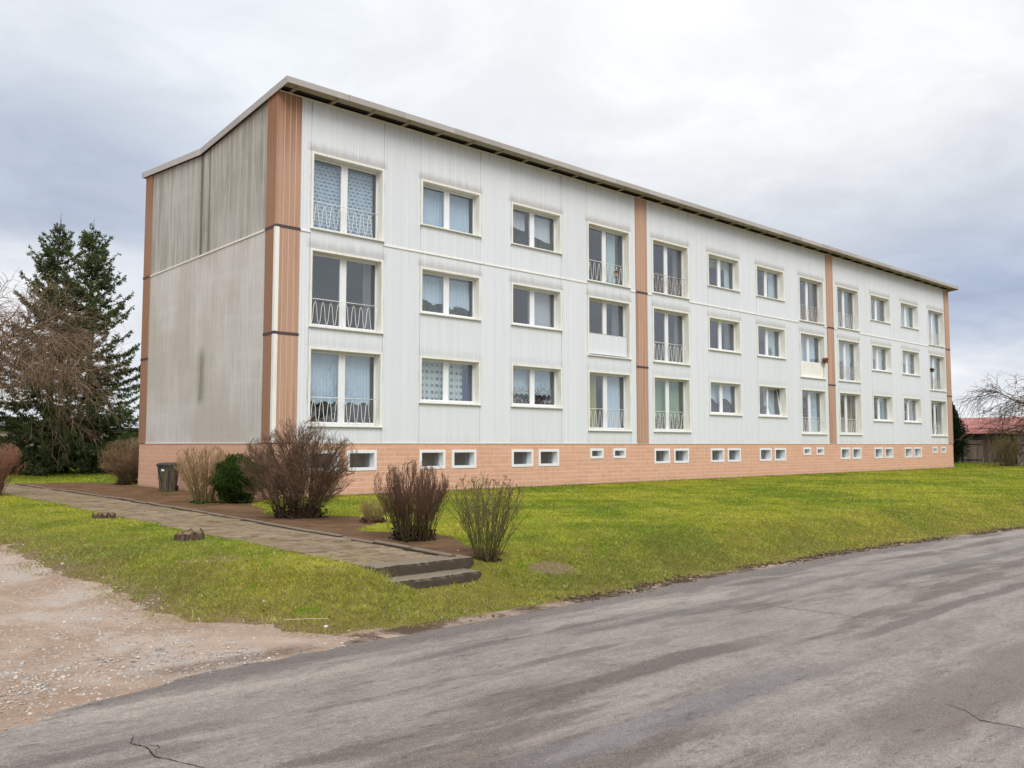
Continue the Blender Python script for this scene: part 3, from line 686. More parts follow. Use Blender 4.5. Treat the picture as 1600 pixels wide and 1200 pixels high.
# backing wall with cellar openings
cxs = sorted(CEL); x = 0.003
for (a, b_, z0, z1, sm) in cxs:
    pl.box(x, a, .003, .34, -.2, ZP - .03); pl.box(a, b_, .003, .34, -.2, z0); pl.box(a, b_, .003, .34, z1, ZP - .03); x = b_
pl.box(x, XE - .01, .003, .34, -.2, ZP - .03); pl.box(.003, .34, .34, YB - .01, -.2, ZP - .03); pl.box(XE - .34, XE - .012, .34, YB - .01, -.2, ZP - .03)
pl.put('mortar_bed', 'mortar', plinth)
rects = []
row = 0; z = -.05
while z < ZP - .03:
    z1 = min(z + BH, ZP - .031); off = (row % 2) * BW / 2; x = -off
    while x < XE:
        a, b_ = max(x, 0), min(x + BW, XE)
        pieces = [(a, b_, z, z1)]
        for (c0, c1, d0, d1, sm) in CEL:
            nxt = []
            for (p0, p1, q0, q1) in pieces:
                if p1 <= c0 or p0 >= c1 or q1 <= d0 or q0 >= d1: nxt.append((p0, p1, q0, q1)); continue
                if p0 < c0: nxt.append((p0, c0, q0, q1))
                if p1 > c1: nxt.append((c1, p1, q0, q1))
                m0, m1 = max(p0, c0), min(p1, c1)
                if q0 < d0: nxt.append((m0, m1, q0, d0))
                if q1 > d1: nxt.append((m0, m1, d1, q1))
            pieces = nxt
        rects += [p_ for p_ in pieces if p_[1] - p_[0] > .016 and p_[3] - p_[2] > .016]
        x += BW
    z += BH; row += 1
jt = .006
rects.sort(key=lambda q: q[0]); cache = {}; rest = MB(); cnt = 0
for (a, b_, z0, z1) in rects:
    if cnt < 300 and z1 > 0.02:
        key = (round(b_ - a, 3), round(z1 - z0, 3))
        if key not in cache: cache[key] = MB().bbox(jt, key[0] - jt, 0, .02, jt, key[1] - jt, .003).mesh('block', 'plinth_block')
        put('block', cache[key], plinth, (a, float(np.clip(panel_rng.normal() * .0009, -.0015, .0015)), z0)); cnt += 1
    else: rest.bbox(a + jt, b_ - jt, float(np.clip(panel_rng.normal() * .0009, -.0015, .0015)), .02, z0 + jt, z1 - jt, .003)
rest.put('far_blocks', 'plinth_block', plinth, kind='stuff')
gb = MB(); z = -.05; row = 0
while z < ZP - .03:
    z1 = min(z + BH, ZP - .031); y = -(row % 2) * BW / 2
    while y < YB:
        a, b_ = max(y, .021), min(y + BW, YB)
        if b_ - a > .03:
            m0 = len(gb.v); gb.bbox(a + jt * .6, b_ - jt * .6, float(np.clip(panel_rng.normal() * .0008, -.0015, .0015)), .02, z + jt * .6, z1 - jt * .6, .002)
            gb.v[m0:] = [(yy_, xx_, zz_) for (xx_, yy_, zz_) in gb.v[m0:]]
        y += BW
    z += BH; row += 1
gbo = gb.put('gable_blocks', 'plinth_block', plinth, kind='stuff')
# the two long bearing edges of the plinth
MB().box(0.0, XE, -.018, .0, -.2, .035).put('footing_strip', 'old_concrete', plinth)

# ---- windows
def surround_mesh(H):
    m = MB(); t = .065; D = .30
    m.box(0, WW, -.03, D, H - t, H); m.box(0, t, -.03, D, .0, H - t - .0005); m.box(WW - t, WW, -.03, D, .0, H - t - .0005)
    m.box(t, WW - t, .02, D, .0, .02)
    return m.mesh('window', 'cream_surround')
def frame_mesh(H):
    m = MB(); a, b_, z0, z1 = .066, WW - .066, .021, H - .066; w = .035; e = .008
    m.box(a, b_, .25, .32, z0, z0 + w); m.box(a, b_, .25, .32, z1 - w, z1); m.box(a, a + e, .25, .32, z0 + w, z1 - w); m.box(b_ - e, b_, .25, .32, z0 + w, z1 - w)
    c = (a + b_) / 2; m.box(c - .03, c + .03, .25, .32, z0 + w, z1 - w)
    return m.mesh('frame', 'white_plastic')
SO, SI = .030, .078
def sash_mesh(w, h, left):
    m = MB(); s = .055; a, b_ = (SO, SI) if left else (SI, SO)
    for q in ((0, w, 0, s), (0, w, h - .035, h), (0, a, s, h - .035), (w - b_, w, s, h - .035)): m.bbox(q[0], q[1], 0, .06, q[2], q[3], .006)
    return m.mesh('sash', 'white_plastic')
def sill_mesh():
    m = MB(); m.prism([(-.085, .0), (-.085, -.03), (-.07, -.034), (.02, -.03), (.25, .024), (.25, .03), (.0, .012)], 'x', -.02, WW + .02)
    return m.mesh('sill', 'white_trim')
def room_mesh(H):
    x0, x1, y0, y1, z0, z1 = .0, WW, .345, 2.6, -.1, H + .15
    V = [(x0, y0, z0), (x1, y0, z0), (x1, y1, z0), (x0, y1, z0), (x0, y0, z1), (x1, y0, z1), (x1, y1, z1), (x0, y1, z1)]
    return make_mesh('room', V, [(0, 1, 2, 3), (4, 7, 6, 5), (1, 5, 6, 2), (2, 6, 7, 3), (3, 7, 4, 0)], 'room')
def rail_mesh(mt):
    m = MB(); z0, zt = .03, .80; a, b_ = .075, WW - .16
    m.tube([(a, .06, zt), (b_, .06, zt)], .011, 6); m.tube([(b_ - .01, .06, zt), (b_ - .01, .06, .0)], .009, 5)
    P = .252; n = int((b_ - a - .03) / P); t = np.linspace(0, n, n * 18 + 1)
    sx_ = a + .02 + P * t; ph = 2 * np.pi * t; sh = np.arcsin(-.985 * np.cos(ph)) / np.arcsin(.985)
    sz_ = .05 + (zt - .10 - .03) * (sh + 1) / 2 + .02
    sx_ = sx_ + .012 * np.sin(2 * ph)
    m.tube(np.stack([sx_, np.full_like(t, .06), sz_], -1), .0085, 5)
    return m.mesh('railing', mt, True)
HF, HW_ = HEAD_F - SILL_F, HEAD_W - SILL_W
SUR = {True: surround_mesh(HF), False: surround_mesh(HW_)}; FRM = {True: frame_mesh(HF), False: frame_mesh(HW_)}
SIL = sill_mesh(); ROOM = {True: room_mesh(HF), False: room_mesh(HW_)}; RAIL = rail_mesh('railing_paint'); RAILR = rail_mesh('railing_rusty')
sw = (WW - .132 - .016 - .06) / 2
SASH = {(f, j): sash_mesh(sw, (HF if f else HW_) - .066 - .021 - .07, j == 0) for f in (True, False) for j in (0, 1)}
PANE = {(f, j): MB().box((SO, SI)[j] - .001, sw - (SI, SO)[j] + .001, .026, .034, .0545, (HF if f else HW_) - .157 - .0345).mesh('pane', 'window_glass') for f in (True, False) for j in (0, 1)}
SX = [.066 + .008, WW / 2 + .03]
def curtain(par, x0, x1, z0, z1, m, folds=9, amp=.022, hem=0.0, scal=0, y=.47, wave=0.0):
    nx = max(int((x1 - x0) * folds * 8), 4) + 1; nz = 8
    u = np.linspace(0, 1, nx); v = np.linspace(0, 1, nz)
    U, V_ = np.meshgrid(u, v)
    zb = z0 + hem * np.abs(np.sin(np.pi * U * scal)) if scal else np.full_like(U, z0)
    zb = zb + wave * np.sin(U * 5 + 1)
    X = x0 + (x1 - x0) * U; Z = zb + (z1 - zb) * V_
    Y = y + amp * np.sin(2 * np.pi * folds * (x1 - x0) * U + .8 * np.sin(7 * U)) * (1 - .5 * V_) + .006 * np.sin(17 * U + 4 * V_)
    P = np.stack([X, Y, Z], -1).reshape(-1, 3); i = np.arange(nx * nz).reshape(nz, nx)
    q = np.stack([i[:-1, :-1], i[:-1, 1:], i[1:, 1:], i[1:, :-1]], -1).reshape(-1, 4)
    put('curtain', make_mesh('curtain', P, q, m, True), par)
def potplant(par, x, z, h, cgreen=(0.05, .10, .03), flower=None, seed=0):
    rg = np.random.default_rng(seed); m = MB()
    ang = np.linspace(0, 2 * np.pi, 9)[:-1]
    put('flower_pot', MB().prism([(x + .07 * math.cos(a), .42 + .07 * math.sin(a)) for a in ang], 'z', z, z + .12).mesh('flower_pot', 'pot'), par)
    n = 60; c = np.stack([x + rg.normal(0, .09, n), .42 + rg.normal(0, .05, n), z + .12 + h * rg.random(n)], -1)
    V = np.concatenate([c + rg.normal(0, .05, (n, 3)) for _ in range(3)]); f = np.stack([np.arange(n), np.arange(n) + n, np.arange(n) + 2 * n], -1)
    colr = np.tile(np.where(rg.random(n)[:, None] < (.5 if flower else 0), flower or (0, 0, 0), cgreen), (3, 1))
    put('plant_leaves', make_mesh('plant_leaves', V, f, 'veg', colors=colr), par)
def m_veg(g, b, o):
    a = g.new('ShaderNodeAttribute', attribute_name='Col'); n = g.noise(g.pos(), 30, 2, .5); k = g.ss(n, .3, .7, .8, 1.2)
    return g.scale(a.outputs['Color'], g.comb(k, k, k))
mat('veg', m_veg, rough=0.85, spec=0.15)
def m_leaf(g, b, o):
    a = g.new('ShaderNodeAttribute', attribute_name='Col').outputs['Color']
    tl = g.new('ShaderNodeBsdfTranslucent'); df = g.new('ShaderNodeBsdfDiffuse'); mx = g.new('ShaderNodeMixShader'); mx.inputs[0].default_value = .3
    g.put(tl.inputs[0], a); g.put(df.inputs[0], a)
    g.l.new(df.outputs[0], mx.inputs[1]); g.l.new(tl.outputs[0], mx.inputs[2]); g.l.new(mx.outputs[0], o.inputs[0]); g.n.remove(b)
mat('leaf', m_leaf)
mat('grass_blade', m_leaf)
MAT['grass_blade'].node_tree.nodes['Mix Shader'].inputs[0].default_value = .45
mat('pot', color=(0.35, 0.14, 0.07), rough=.8)
mat('panel_white', m_cream, rough=.5)
x0c, x1c = .1, WW - .1; xm = WW / 2
def dress(w, k, r):
    F = is_f(k); T = (HF if F else HW_) - .06
    C = lambda *a, **kw: curtain(w, *a, **kw)
    if k == 0:
        if r == 2: C(x0c, x1c, .04, T - .12, 'curtain_lace', 3, .012)
        elif r == 1: C(x0c, .3, .04, T, 'curtain_grey', 8, .03); C(x1c - .3, x1c, .04, T, 'curtain_grey', 8, .03)
        else:
            C(x0c, x1c, .62, T, 'curtain_white', 9, .025, .10, 5)
            for i in range(7): potplant(w, .3 + i * .31, .02, .28 + .1 * (i % 3), (0.05, .06, .03), None, i)
    elif k == 1:
        if r == 2: C(x0c, x1c, .03, T - .06, 'curtain_white', 8, .03)
        elif r == 1: C(x0c, x1c, .35, T - .1, 'curtain_white', 7, .025, .12, 3, wave=.05); [potplant(w, .35 + i * .5, .03, .22, seed=20 + i) for i in range(4)]
        else: C(x0c, x1c - .25, .03, T, 'curtain_check', 7, .02); C(x1c - .3, x1c, .02, T, 'blue_drape', 9, .03, y=.43)
    elif k == 2:
        if r == 2:
            C(x0c, xm - .15, .70, T - .1, 'blind_white', 4, .012, .06, 1, wave=.05); C(xm + .05, x1c, .45, T - .1, 'blind_white', 3, .012, .08, 1, wave=.06)
            [potplant(w, .3 + i * .6, .03, .25, seed=30 + i) for i in range(4)]
        elif r == 1: C(xm, x1c, .02, T, 'blind_grey', 1, .003)
        else:
            C(x0c, x1c, .62, T, 'curtain_white', 9, .025); C(x0c, x1c, .40, .70, 'curtain_hem', 9, .02, .08, 10, y=.44)
            [potplant(w, .3 + i * .45, .02, .15, (.12, .05, .04), (.5, .45, .42), 40 + i) for i in range(5)]
    elif k == 3:
        if r == 2: C(1.62, 2.15, .04, T, 'curtain_mint', 6, .03); potplant(w, .35, .03, .5, seed=5)
        elif r == 1: C(1.9, x1c, .04, T, 'curtain_grey', 6, .03)
        else: C(.62, .95, .04, T, 'curtain_yellow', 8, .03); C(1.35, x1c, .04, T, 'curtain_white', 7, .03)
    elif k == 4:
        if r == 2: C(2.0, x1c, .04, T, 'curtain_grey', 6, .03)
        elif r == 1: C(2.05, x1c, .04, T, 'curtain_grey', 6, .03)
        else: C(x0c, x1c, .04, T, 'curtain_green', 5, .03); [potplant(w, .25 + i * .45, .03, .45, (.04, .08, .03), None, 60 + i) for i in range(5)]
    elif k == 5:
        if r == 2: C(x0c, x1c, T - .42, T, 'curtain_yellow', 5, .02); C(.62, .8, .03, T - .4, 'curtain_beige', 5, .03); C(1.95, x1c, .03, T, 'curtain_mint', 5, .02)
        elif r == 1: C(1.9, x1c, .03, T, 'curtain_grey', 5, .03)
        else: C(x0c, x1c, .5, T, 'curtain_white', 6, .02, .25, 2); [potplant(w, .3 + i * .42, .03, .3, (.08, .05, .08), None, 70 + i) for i in range(5)]
    elif k == 6:
        if r == 2: C(1.8, x1c, .03, T, 'curtain_mint', 5, .02); C(1.3, x1c, T - .3, T, 'curtain_white', 3, .02, y=.44)
        elif r == 1: C(1.5, x1c, .03, T, 'curtain_mint', 5, .02); potplant(w, 1.45, .03, .75, (.05, .1, .03), (.38, .03, .16), 80); potplant(w, 1.75, .03, .35, (.09, .15, .03), None, 81)
        else: C(1.45, x1c, .03, T, 'curtain_mint', 5, .03, y=.6); potplant(w, .3, .03, .5, (.06, .14, .03), None, 82); potplant(w, 1.3, .03, .35, (.06, .14, .03), None, 83)
    elif k == 7:
        if r == 2: C(1.9, x1c, .03, T, 'curtain_grey', 5, .03)
        elif r == 1: C(x0c, x1c, .6, T, 'curtain_white', 5, .03)
        else: C(1.7, x1c, .03, T, 'curtain_white', 6, .03); C(.1, .5, .03, T, 'curtain_grey', 6, .03)
    elif k == 8:
        if r == 2: C(1.7, x1c, .03, T, 'curtain_grey', 6, .02)
        elif r == 1: C(x0c, x1c, T * .52, T, 'blind_white', 1, .004); C(1.5, x1c, .03, T * .55, 'curtain_white', 6, .02, y=.5)
        else: C(x0c, x1c, .03, T, 'curtain_beige', 5, .03)
    elif k == 9:
        if r == 2: C(1.2, x1c, .03, T, 'curtain_grey', 4, .02)
        elif r == 1: C(x0c, x1c, T * .5, T, 'blind_white', 1, .004); C(1.5, x1c, .03, T * .5, 'curtain_white', 4, .02, y=.5)
        else: C(.9, x1c, .03, T, 'curtain_mint', 5, .02)
    elif k == 10:
        if r == 2: C(1.1, x1c, .03, T, 'curtain_mint', 3, .01)
        elif r == 1: C(x0c, x1c, T * .5, T, 'blind_white', 1, .004); C(1.6, x1c, .03, T * .5, 'curtain_mint', 4, .02, y=.5)
        else: C(1.2, x1c, .03, T * .45, 'blind_white', 4, .02); C(1.7, x1c, T * .45, T, 'curtain_white', 5, .02)
    else:
        if r == 2: C(1.0, x1c, .03, T, 'curtain_white', 5, .02)
        elif r == 1: C(.9, x1c, .03, T, 'curtain_mint', 5, .02)
        else: C(1.0, x1c, .03, T, 'curtain_grey', 6, .02)
for k in range(12):
    F = is_f(k)
    for r in range(3):
        zs, zh = win_z(k, r)
        w = put('window', SUR[F], blk, (XL[k], 0, zs))
        put('frame', FRM[F], w); put('sill', SIL, w); put('room', ROOM[F], w)
        for j in range(2):
            sa = put('sash', SASH[F, j], w, (SX[j], .235, .056)); pn = put('pane', PANE[F, j], w, (SX[j], .235, .056))
            if k == 6 and r == 0 and j == 1:      # tilted open at the top
                sa.rotation_euler.x = pn.rotation_euler.x = R(-8); w['label'] = 'window with its right sash tilted open'
        if F:
            if (k, r) == (3, 1):
                put('balcony_panel', MB().bbox(.075, WW - .16, .05, .075, .06, .82, .004).mesh('balcony_panel', 'cladding'), w); 
                put('rail', MB().tube([(.07, .055, .83), (WW - .15, .055, .83)], .011).mesh('rail', 'railing_rusty'), w)
            elif (k, r) == (7, 1): put('balcony_panel', MB().bbox(.075, WW - .10, .05, .075, .02, .80, .004).mesh('balcony_panel', 'panel_white'), w)
            else: put('railing', RAILR if (k + r) % 3 == 0 and k > 3 else RAIL, w)
        dress(w, k, r)
# ---- cellar windows
def cellar_mesh(w, h):
    m = MB(); t = .085; D = .28
    m.box(0, w, -.022, D, h - t, h); m.box(0, w, -.022, D, 0, t); m.box(0, t, -.022, D, t, h - t); m.box(w - t, w, -.022, D, t, h - t)
    return m.mesh('cellar_window', 'white_plastic')
CM = {}
for (a, b_, z0, z1, sm) in CEL:
    if sm not in CM:
        w, h = b_ - a, z1 - z0
        CM[sm] = (cellar_mesh(w, h), MB().box(.085, w - .085, .20, .21, .085, h - .085).mesh('pane', 'window_glass'), MB().box(.03, w - .03, .285, .33, .03, h - .03).mesh('cellar_backing', 'cellar_dark'))
    c = put('cellar_window', CM[sm][0], blk, (a, 0, z0)); put('pane', CM[sm][1], c); put('cellar_backing', CM[sm][2], c)

# ------------------------------------------------------------------ steps
def rough_box(x0, x1, y0, y1, z0, z1, seed, res=.04, amp=.012):
    import bmesh
    bm = bmesh.new(); bmesh.ops.create_cube(bm, size=1)
    for v in bm.verts: v.co = ((x0 + x1) / 2 + v.co.x * (x1 - x0), (y0 + y1) / 2 + v.co.y * (y1 - y0), (z0 + z1) / 2 + v.co.z * (z1 - z0))
    for ax, ln in ((0, x1 - x0), (1, y1 - y0), (2, z1 - z0)):
        n = max(int(ln / res), 1)
        if n < 2: continue
        lo = (x0, y0, z0)[ax]
        for i in range(1, n):
            co = [0, 0, 0]; co[ax] = lo + ln * i / n; no = [0, 0, 0]; no[ax] = 1
            bmesh.ops.bisect_plane(bm, geom=bm.verts[:] + bm.edges[:] + bm.faces[:], plane_co=co, plane_no=no)
    rg = random.Random(seed)
    for v in bm.verts:
        onb = sum((abs(v.co.x - x0) < 1e-4 or abs(v.co.x - x1) < 1e-4, abs(v.co.y - y0) < 1e-4 or abs(v.co.y - y1) < 1e-4, abs(v.co.z - z0) < 1e-4 or abs(v.co.z - z1) < 1e-4))
        s = amp * (1.6 if onb > 1 else .7)
        c = ((x0 + x1) / 2, (y0 + y1) / 2, (z0 + z1) / 2)
        f = rg.random() * s
        if onb > 1:
            v.co.y += f if v.co.y < c[1] else -f; v.co.z += -f * .8 if v.co.z > c[2] else 0; v.co.x += f if v.co.x < c[0] else -f
        v.co.z += float(wob(v.co.x, v.co.y, 5, seed)) * .004; v.co.y += float(wob(v.co.x, v.co.z, 7, seed)) * .008
    me = bpy.data.meshes.new('step'); bm.to_mesh(me); bm.free(); me.materials.append(MAT['old_concrete']); return me
st = empty('garden_steps', (-4.3, -13, -.3), 'two crumbling concrete steps leading up to the path', 'steps')
for me in (rough_box(-.77, .73, .15, .55, .08, .325, 1), rough_box(-.76, .60, -.15, .3, -.05, .19, 2)): put('step', me, st)

# ------------------------------------------------------------------ vegetation helpers
def lines(start, d, L, npts, rg, bend=None, droop=0.0, wobble=0.06):
    # start (B,3), d (B,3) unit, L (B,) -> (B,npts,3); bend (B,3) is added with t^2
    B = len(start); t = np.linspace(0, 1, npts)
    P = start[:, None] + d[:, None] * (L[:, None] * t)[..., None]
    if bend is not None: P = P + bend[:, None] * ((L[:, None] * t ** 2)[..., None])
    P[..., 2] -= droop * L[:, None] * t ** 2
    if wobble:
        w = np.cumsum(rg.normal(0, 1, (B, npts, 3)), 1) * (wobble * L[:, None, None] / npts); w[:, 0] = 0; P = P + w
    return P
def sample(P, rg, n, t0, t1, power=1.0):
    B, k, _ = P.shape; Ls = np.linalg.norm(P[:, -1] - P[:, 0], axis=-1)
    i = rg.choice(B, n, p=Ls / Ls.sum()); t = (t0 + (t1 - t0) * rg.random(n) ** power) * (k - 1)
    a = np.minimum(t.astype(int), k - 2); f = (t - a)[:, None]
    return i, t / (k - 1), P[i, a] * (1 - f) + P[i, a + 1] * f, nrm(P[i, a + 1] - P[i, a])
def rdir(rg, n): return nrm(rg.normal(0, 1, (n, 3)))
def kids(P, rg, n, t0, t1, length, ang, npts=4, up=0.0, droop=0.0, wobble=.08, power=1.0, jit=.4):
    i, t, s, T = sample(P, rg, n, t0, t1, power)
    perp = nrm(np.cross(T, rdir(rg, n))); a = R(ang) * (0.6 + .8 * rg.random(n))[:, None]
    d = nrm(T * np.cos(a) + perp * np.sin(a) + np.array([0, 0, up]))
    L = length * (1 - jit + 2 * jit * rg.random(n)) * (1.15 - .6 * t)
    return lines(s, d, L, npts, rg, None, droop, wobble), t
class Veg:
    # gathers tubes and leaf faces with colours, then builds one mesh
    def __init__(s): s.V = []; s.Q = []; s.C = []; s.n = 0
    def tubes(s, P, r0, r1, c0, c1, k=3):
        B, n, _ = P.shape; t = np.linspace(0, 1, n)
        r0 = np.asarray(r0, float); r0 = r0 if r0.ndim else np.full(B, float(r0))
        Rr = r0[:, None] + (r1 - r0[:, None]) * t[None]
        v, q = tubes(P, Rr, k)
        c = np.asarray(c0)[None] * (1 - t[:, None]) + np.asarray(c1)[None] * t[:, None]
        C = np.repeat(np.broadcast_to(c[None], (B, n, 3)).reshape(-1, 3), k, 0)
        s.V.append(v); s.Q.append(q + s.n); s.C.append(C); s.n += len(v)
    def leaves(s, centre, axis, length, width, cols, rg):
        # small four cornered blades
        n = len(centre); side = nrm(np.cross(axis, rdir(rg, n)))
        L = (length if np.ndim(length) else np.full(n, length))[:, None]; W = (width if np.ndim(width) else np.full(n, width))[:, None]
        a = centre; b = centre + axis * L * .5 + side * W * .5; c = centre + axis * L; d = centre + axis * L * .5 - side * W * .5
        v = np.stack([a, b, c, d], 1).reshape(-1, 3); q = np.arange(4 * n).reshape(-1, 4)
        s.V.append(v); s.Q.append(q + s.n); s.C.append(np.repeat(cols, 4, 0)); s.n += len(v)
    def put(s, name, parent, m='veg', loc=None, **kw):
        me = make_mesh(name, np.concatenate(s.V), np.concatenate(s.Q), m, False, None, np.concatenate(s.C))
        return put(name, me, parent, loc, **kw)
def bush(loc, label, seed, h, w, n_stem, n_twig, n_fine, c_base, c_mid, c_tip, rb=.15, lean=45, twig_len=.45, fine_len=.2, ang=28, up=.5, curve=.40, r=.009, rzf=.46, clump=None, clumpc=(.05, .03, .02), name='bare_bush', cat='bush', group=None, buds=None, top=1.0, k_ang=40):
    rg = np.random.default_rng(seed); e = empty(name, loc, label, cat, group)
    az = rg.random(n_stem) * 2 * np.pi; rad = rb * np.sqrt(rg.random(n_stem))
    s0 = np.stack([np.cos(az) * rad, np.sin(az) * rad, np.zeros(n_stem) - .02], -1)
    # stem tips lie on a lumpy ellipsoid, so the crown closes into a rounded outline
    cphi = 1 - (1 - math.cos(R(lean))) * rg.random(n_stem); sphi = np.sqrt(1 - cphi ** 2); zc = (1 - rzf) * h
    cen = np.array([0, 0, zc]); rad3 = np.array([w / 2, w / 2, rzf * h])
    lump = lambda q: 1 + .09 * np.sin(3 * np.arctan2(q[..., 1], q[..., 0]) + seed) * np.sin(4 * q[..., 2] / h + seed) + .06 * np.sin(7 * np.arctan2(q[..., 1], q[..., 0]) - 5 * q[..., 2] / h)
    tip = cen + rad3 * np.stack([np.cos(az) * sphi, np.sin(az) * sphi, cphi], -1) * (.70 + .28 * rg.random(n_stem) ** .6)[:, None]
    tt = np.linspace(0, 1, 8)[None, :, None]; ctl = np.stack([s0[:, 0] * .5 + tip[:, 0] * curve, s0[:, 1] * .5 + tip[:, 1] * curve, tip[:, 2] * .60], -1)
    P = (1 - tt) ** 2 * s0[:, None] + 2 * tt * (1 - tt) * ctl[:, None] + tt ** 2 * tip[:, None]
    wj = np.cumsum(rg.normal(0, 1, P.shape), 1) * (.012 * h); wj[:, 0] = 0; P = P + wj
    def trim(Q):
        q = (Q - cen) / rad3; rr = np.linalg.norm(q, axis=-1) / lump(Q - np.array([0, 0, 0]))
        k = np.where(rr > 1, 1 / np.maximum(rr, 1) ** .82, 1.0)[..., None]
        Q = cen + (Q - cen) * k; Q[..., 2] = np.maximum(Q[..., 2], .015); return Q
    v = Veg(); v.tubes(P, r * (.7 + .6 * rg.random(n_stem)), r * .35, c_base, c_mid, 4); v.put('stems', e)
    v = Veg(); T, _ = kids(P, rg, n_twig, .22, 1.0, twig_len, ang, 5, up, 0, .16, .8); T = trim(T)
    v.tubes(T, r * .5, r * .25, c_mid, c_tip)
    if n_fine:
        Fn, _ = kids(T, rg, n_fine, .2, 1.0, fine_len, k_ang, 3, up * .6, 0, .14); Fn = trim(Fn)
        v.tubes(Fn, r * .32, r * .18, c_mid, c_tip); src = Fn
    else: src = T
    if buds:
        nb, bc, bs = buds; i, t, s, tt = sample(src, rg, nb, .4, 1.0)
        cols = np.array(bc) * (.6 + .8 * rg.random((nb, 1)))
        v.leaves(s, nrm(tt + .8 * rdir(rg, nb)), bs * (.6 + .8 * rg.random(nb)), bs * .5, cols, rg)
    v.put('twigs', e)
    if clump:
        n = 900; c = np.clip(rg.normal(0, .75, (n, 3)), -1.2, 1.2) * np.array([clump[0], clump[0], clump[1]]); c[:, 2] = np.abs(c[:, 2])
        v = Veg(); v.leaves(c, rdir(rg, n), .07, .04, np.array(clumpc) * (.5 + rg.random((n, 1))), rg); v.put('leaf_litter', e)
    return e
BR, PU, OL = (0.085, 0.055, 0.035), (0.17, 0.10, 0.075), (0.14, 0.12, 0.045)
z_at = lambda x, y: float(terrain(x, y))
bush((-2.30, -5.79, .0), 'large dense twiggy brown bush before the corner of the block', 1, 2.02, 2.38, 150, 2200, 11000, (.060, .045, .028), (.110, .074, .045), (.235, .140, .090), rb=.42, lean=118, twig_len=.38, fine_len=.15, ang=40, up=.25, r=.0085, rzf=.50, clump=(.34, .20), clumpc=(.045, .03, .018), curve=.30)
bush((-2.97, -10.63, .0), 'stiff upright purple brown bush with a dark tangled foot', 2, 1.22, 1.26, 210, 1100, 3000, (.075, .065, .024), (.120, .072, .046), (.215, .11, .085), rb=.28, lean=98, twig_len=.26, fine_len=.11, ang=18, up=.9, curve=.42, r=.0068, rzf=.42, clump=(.20, .15), clumpc=(.035, .022, .016), k_ang=28)
bush((-3.25, -12.72, -.1), 'open olive green shrub nearest the concrete steps', 3, 1.18, 1.22, 62, 290, 560, (.095, .080, .034), (.150, .135, .048), (.24, .205, .085), rb=.16, lean=92, twig_len=.26, fine_len=.11, ang=22, up=.8, curve=.44, r=.0080, rzf=.42, buds=(900, (.24, .17, .08), .036), clump=(.09, .05), clumpc=(.08, .06, .04), k_ang=36)
bush((-1.82, -7.76, .0), 'small straw coloured shrub on the grass between two dark bushes', 4, .46, .60, 140, 400, 600, (.22, .15, .07), (.30, .22, .09), (.42, .32, .13), rb=.14, lean=95, twig_len=.14, fine_len=.07, ang=22, up=.8, r=.005, clump=(.13, .06), clumpc=(.10, .05, .03))
bush((-1.98, -.30, .0), 'tall yellowish bare shrub right of the black bin', 5, 1.45, 1.6, 95, 620, 1500, (.17, .13, .055), (.27, .19, .085), (.38, .26, .12), rb=.22, lean=95, twig_len=.34, fine_len=.16, ang=26, up=.7, curve=.42, r=.009, rzf=.42, clump=(.2, .05), clumpc=(.05, .08, .02), k_ang=35)
bush((-.03, 11.3, .0), 'rounded tan brown bush left of the black bin', 6, 1.72, 2.0, 130, 1200, 3400, (.12, .085, .05), (.20, .135, .075), (.32, .21, .12), rb=.2, lean=112, twig_len=.44, fine_len=.24, ang=38, up=.2, r=.012, rzf=.48, clump=(.28, .14), clumpc=(.06, .035, .025), curve=.34)
bush((-1.44, 3.55, .0), 'thin wisp of green stems in front of the black bin', 7, .95, .75, 16, 50, 60, (.16, .15, .05), (.2, .17, .06), (.26, .2, .09), rb=.2, lean=80, twig_len=.3, fine_len=.12, ang=20, up=.7, r=.007)
bush((-5.30, 6.9, .0), 'reddish twigged bush cut by the left edge', 8, 1.68, 1.9, 170, 1000, 2300, (.17, .095, .06), (.27, .14, .09), (.38, .19, .13), rb=.3, lean=100, twig_len=.38, fine_len=.18, ang=20, up=.6, r=.010)
bush((52.93, -.95, .0), 'straw coloured upright shrub before the wooden shed doors', 9, 2.2, 2.2, 60, 300, 500, (.17, .14, .07), (.25, .19, .08), (.32, .25, .11), rb=.45, lean=88, twig_len=.55, fine_len=.3, ang=18, up=.8, r=.018, clump=(.3, .12), clumpc=(.16, .12, .06))

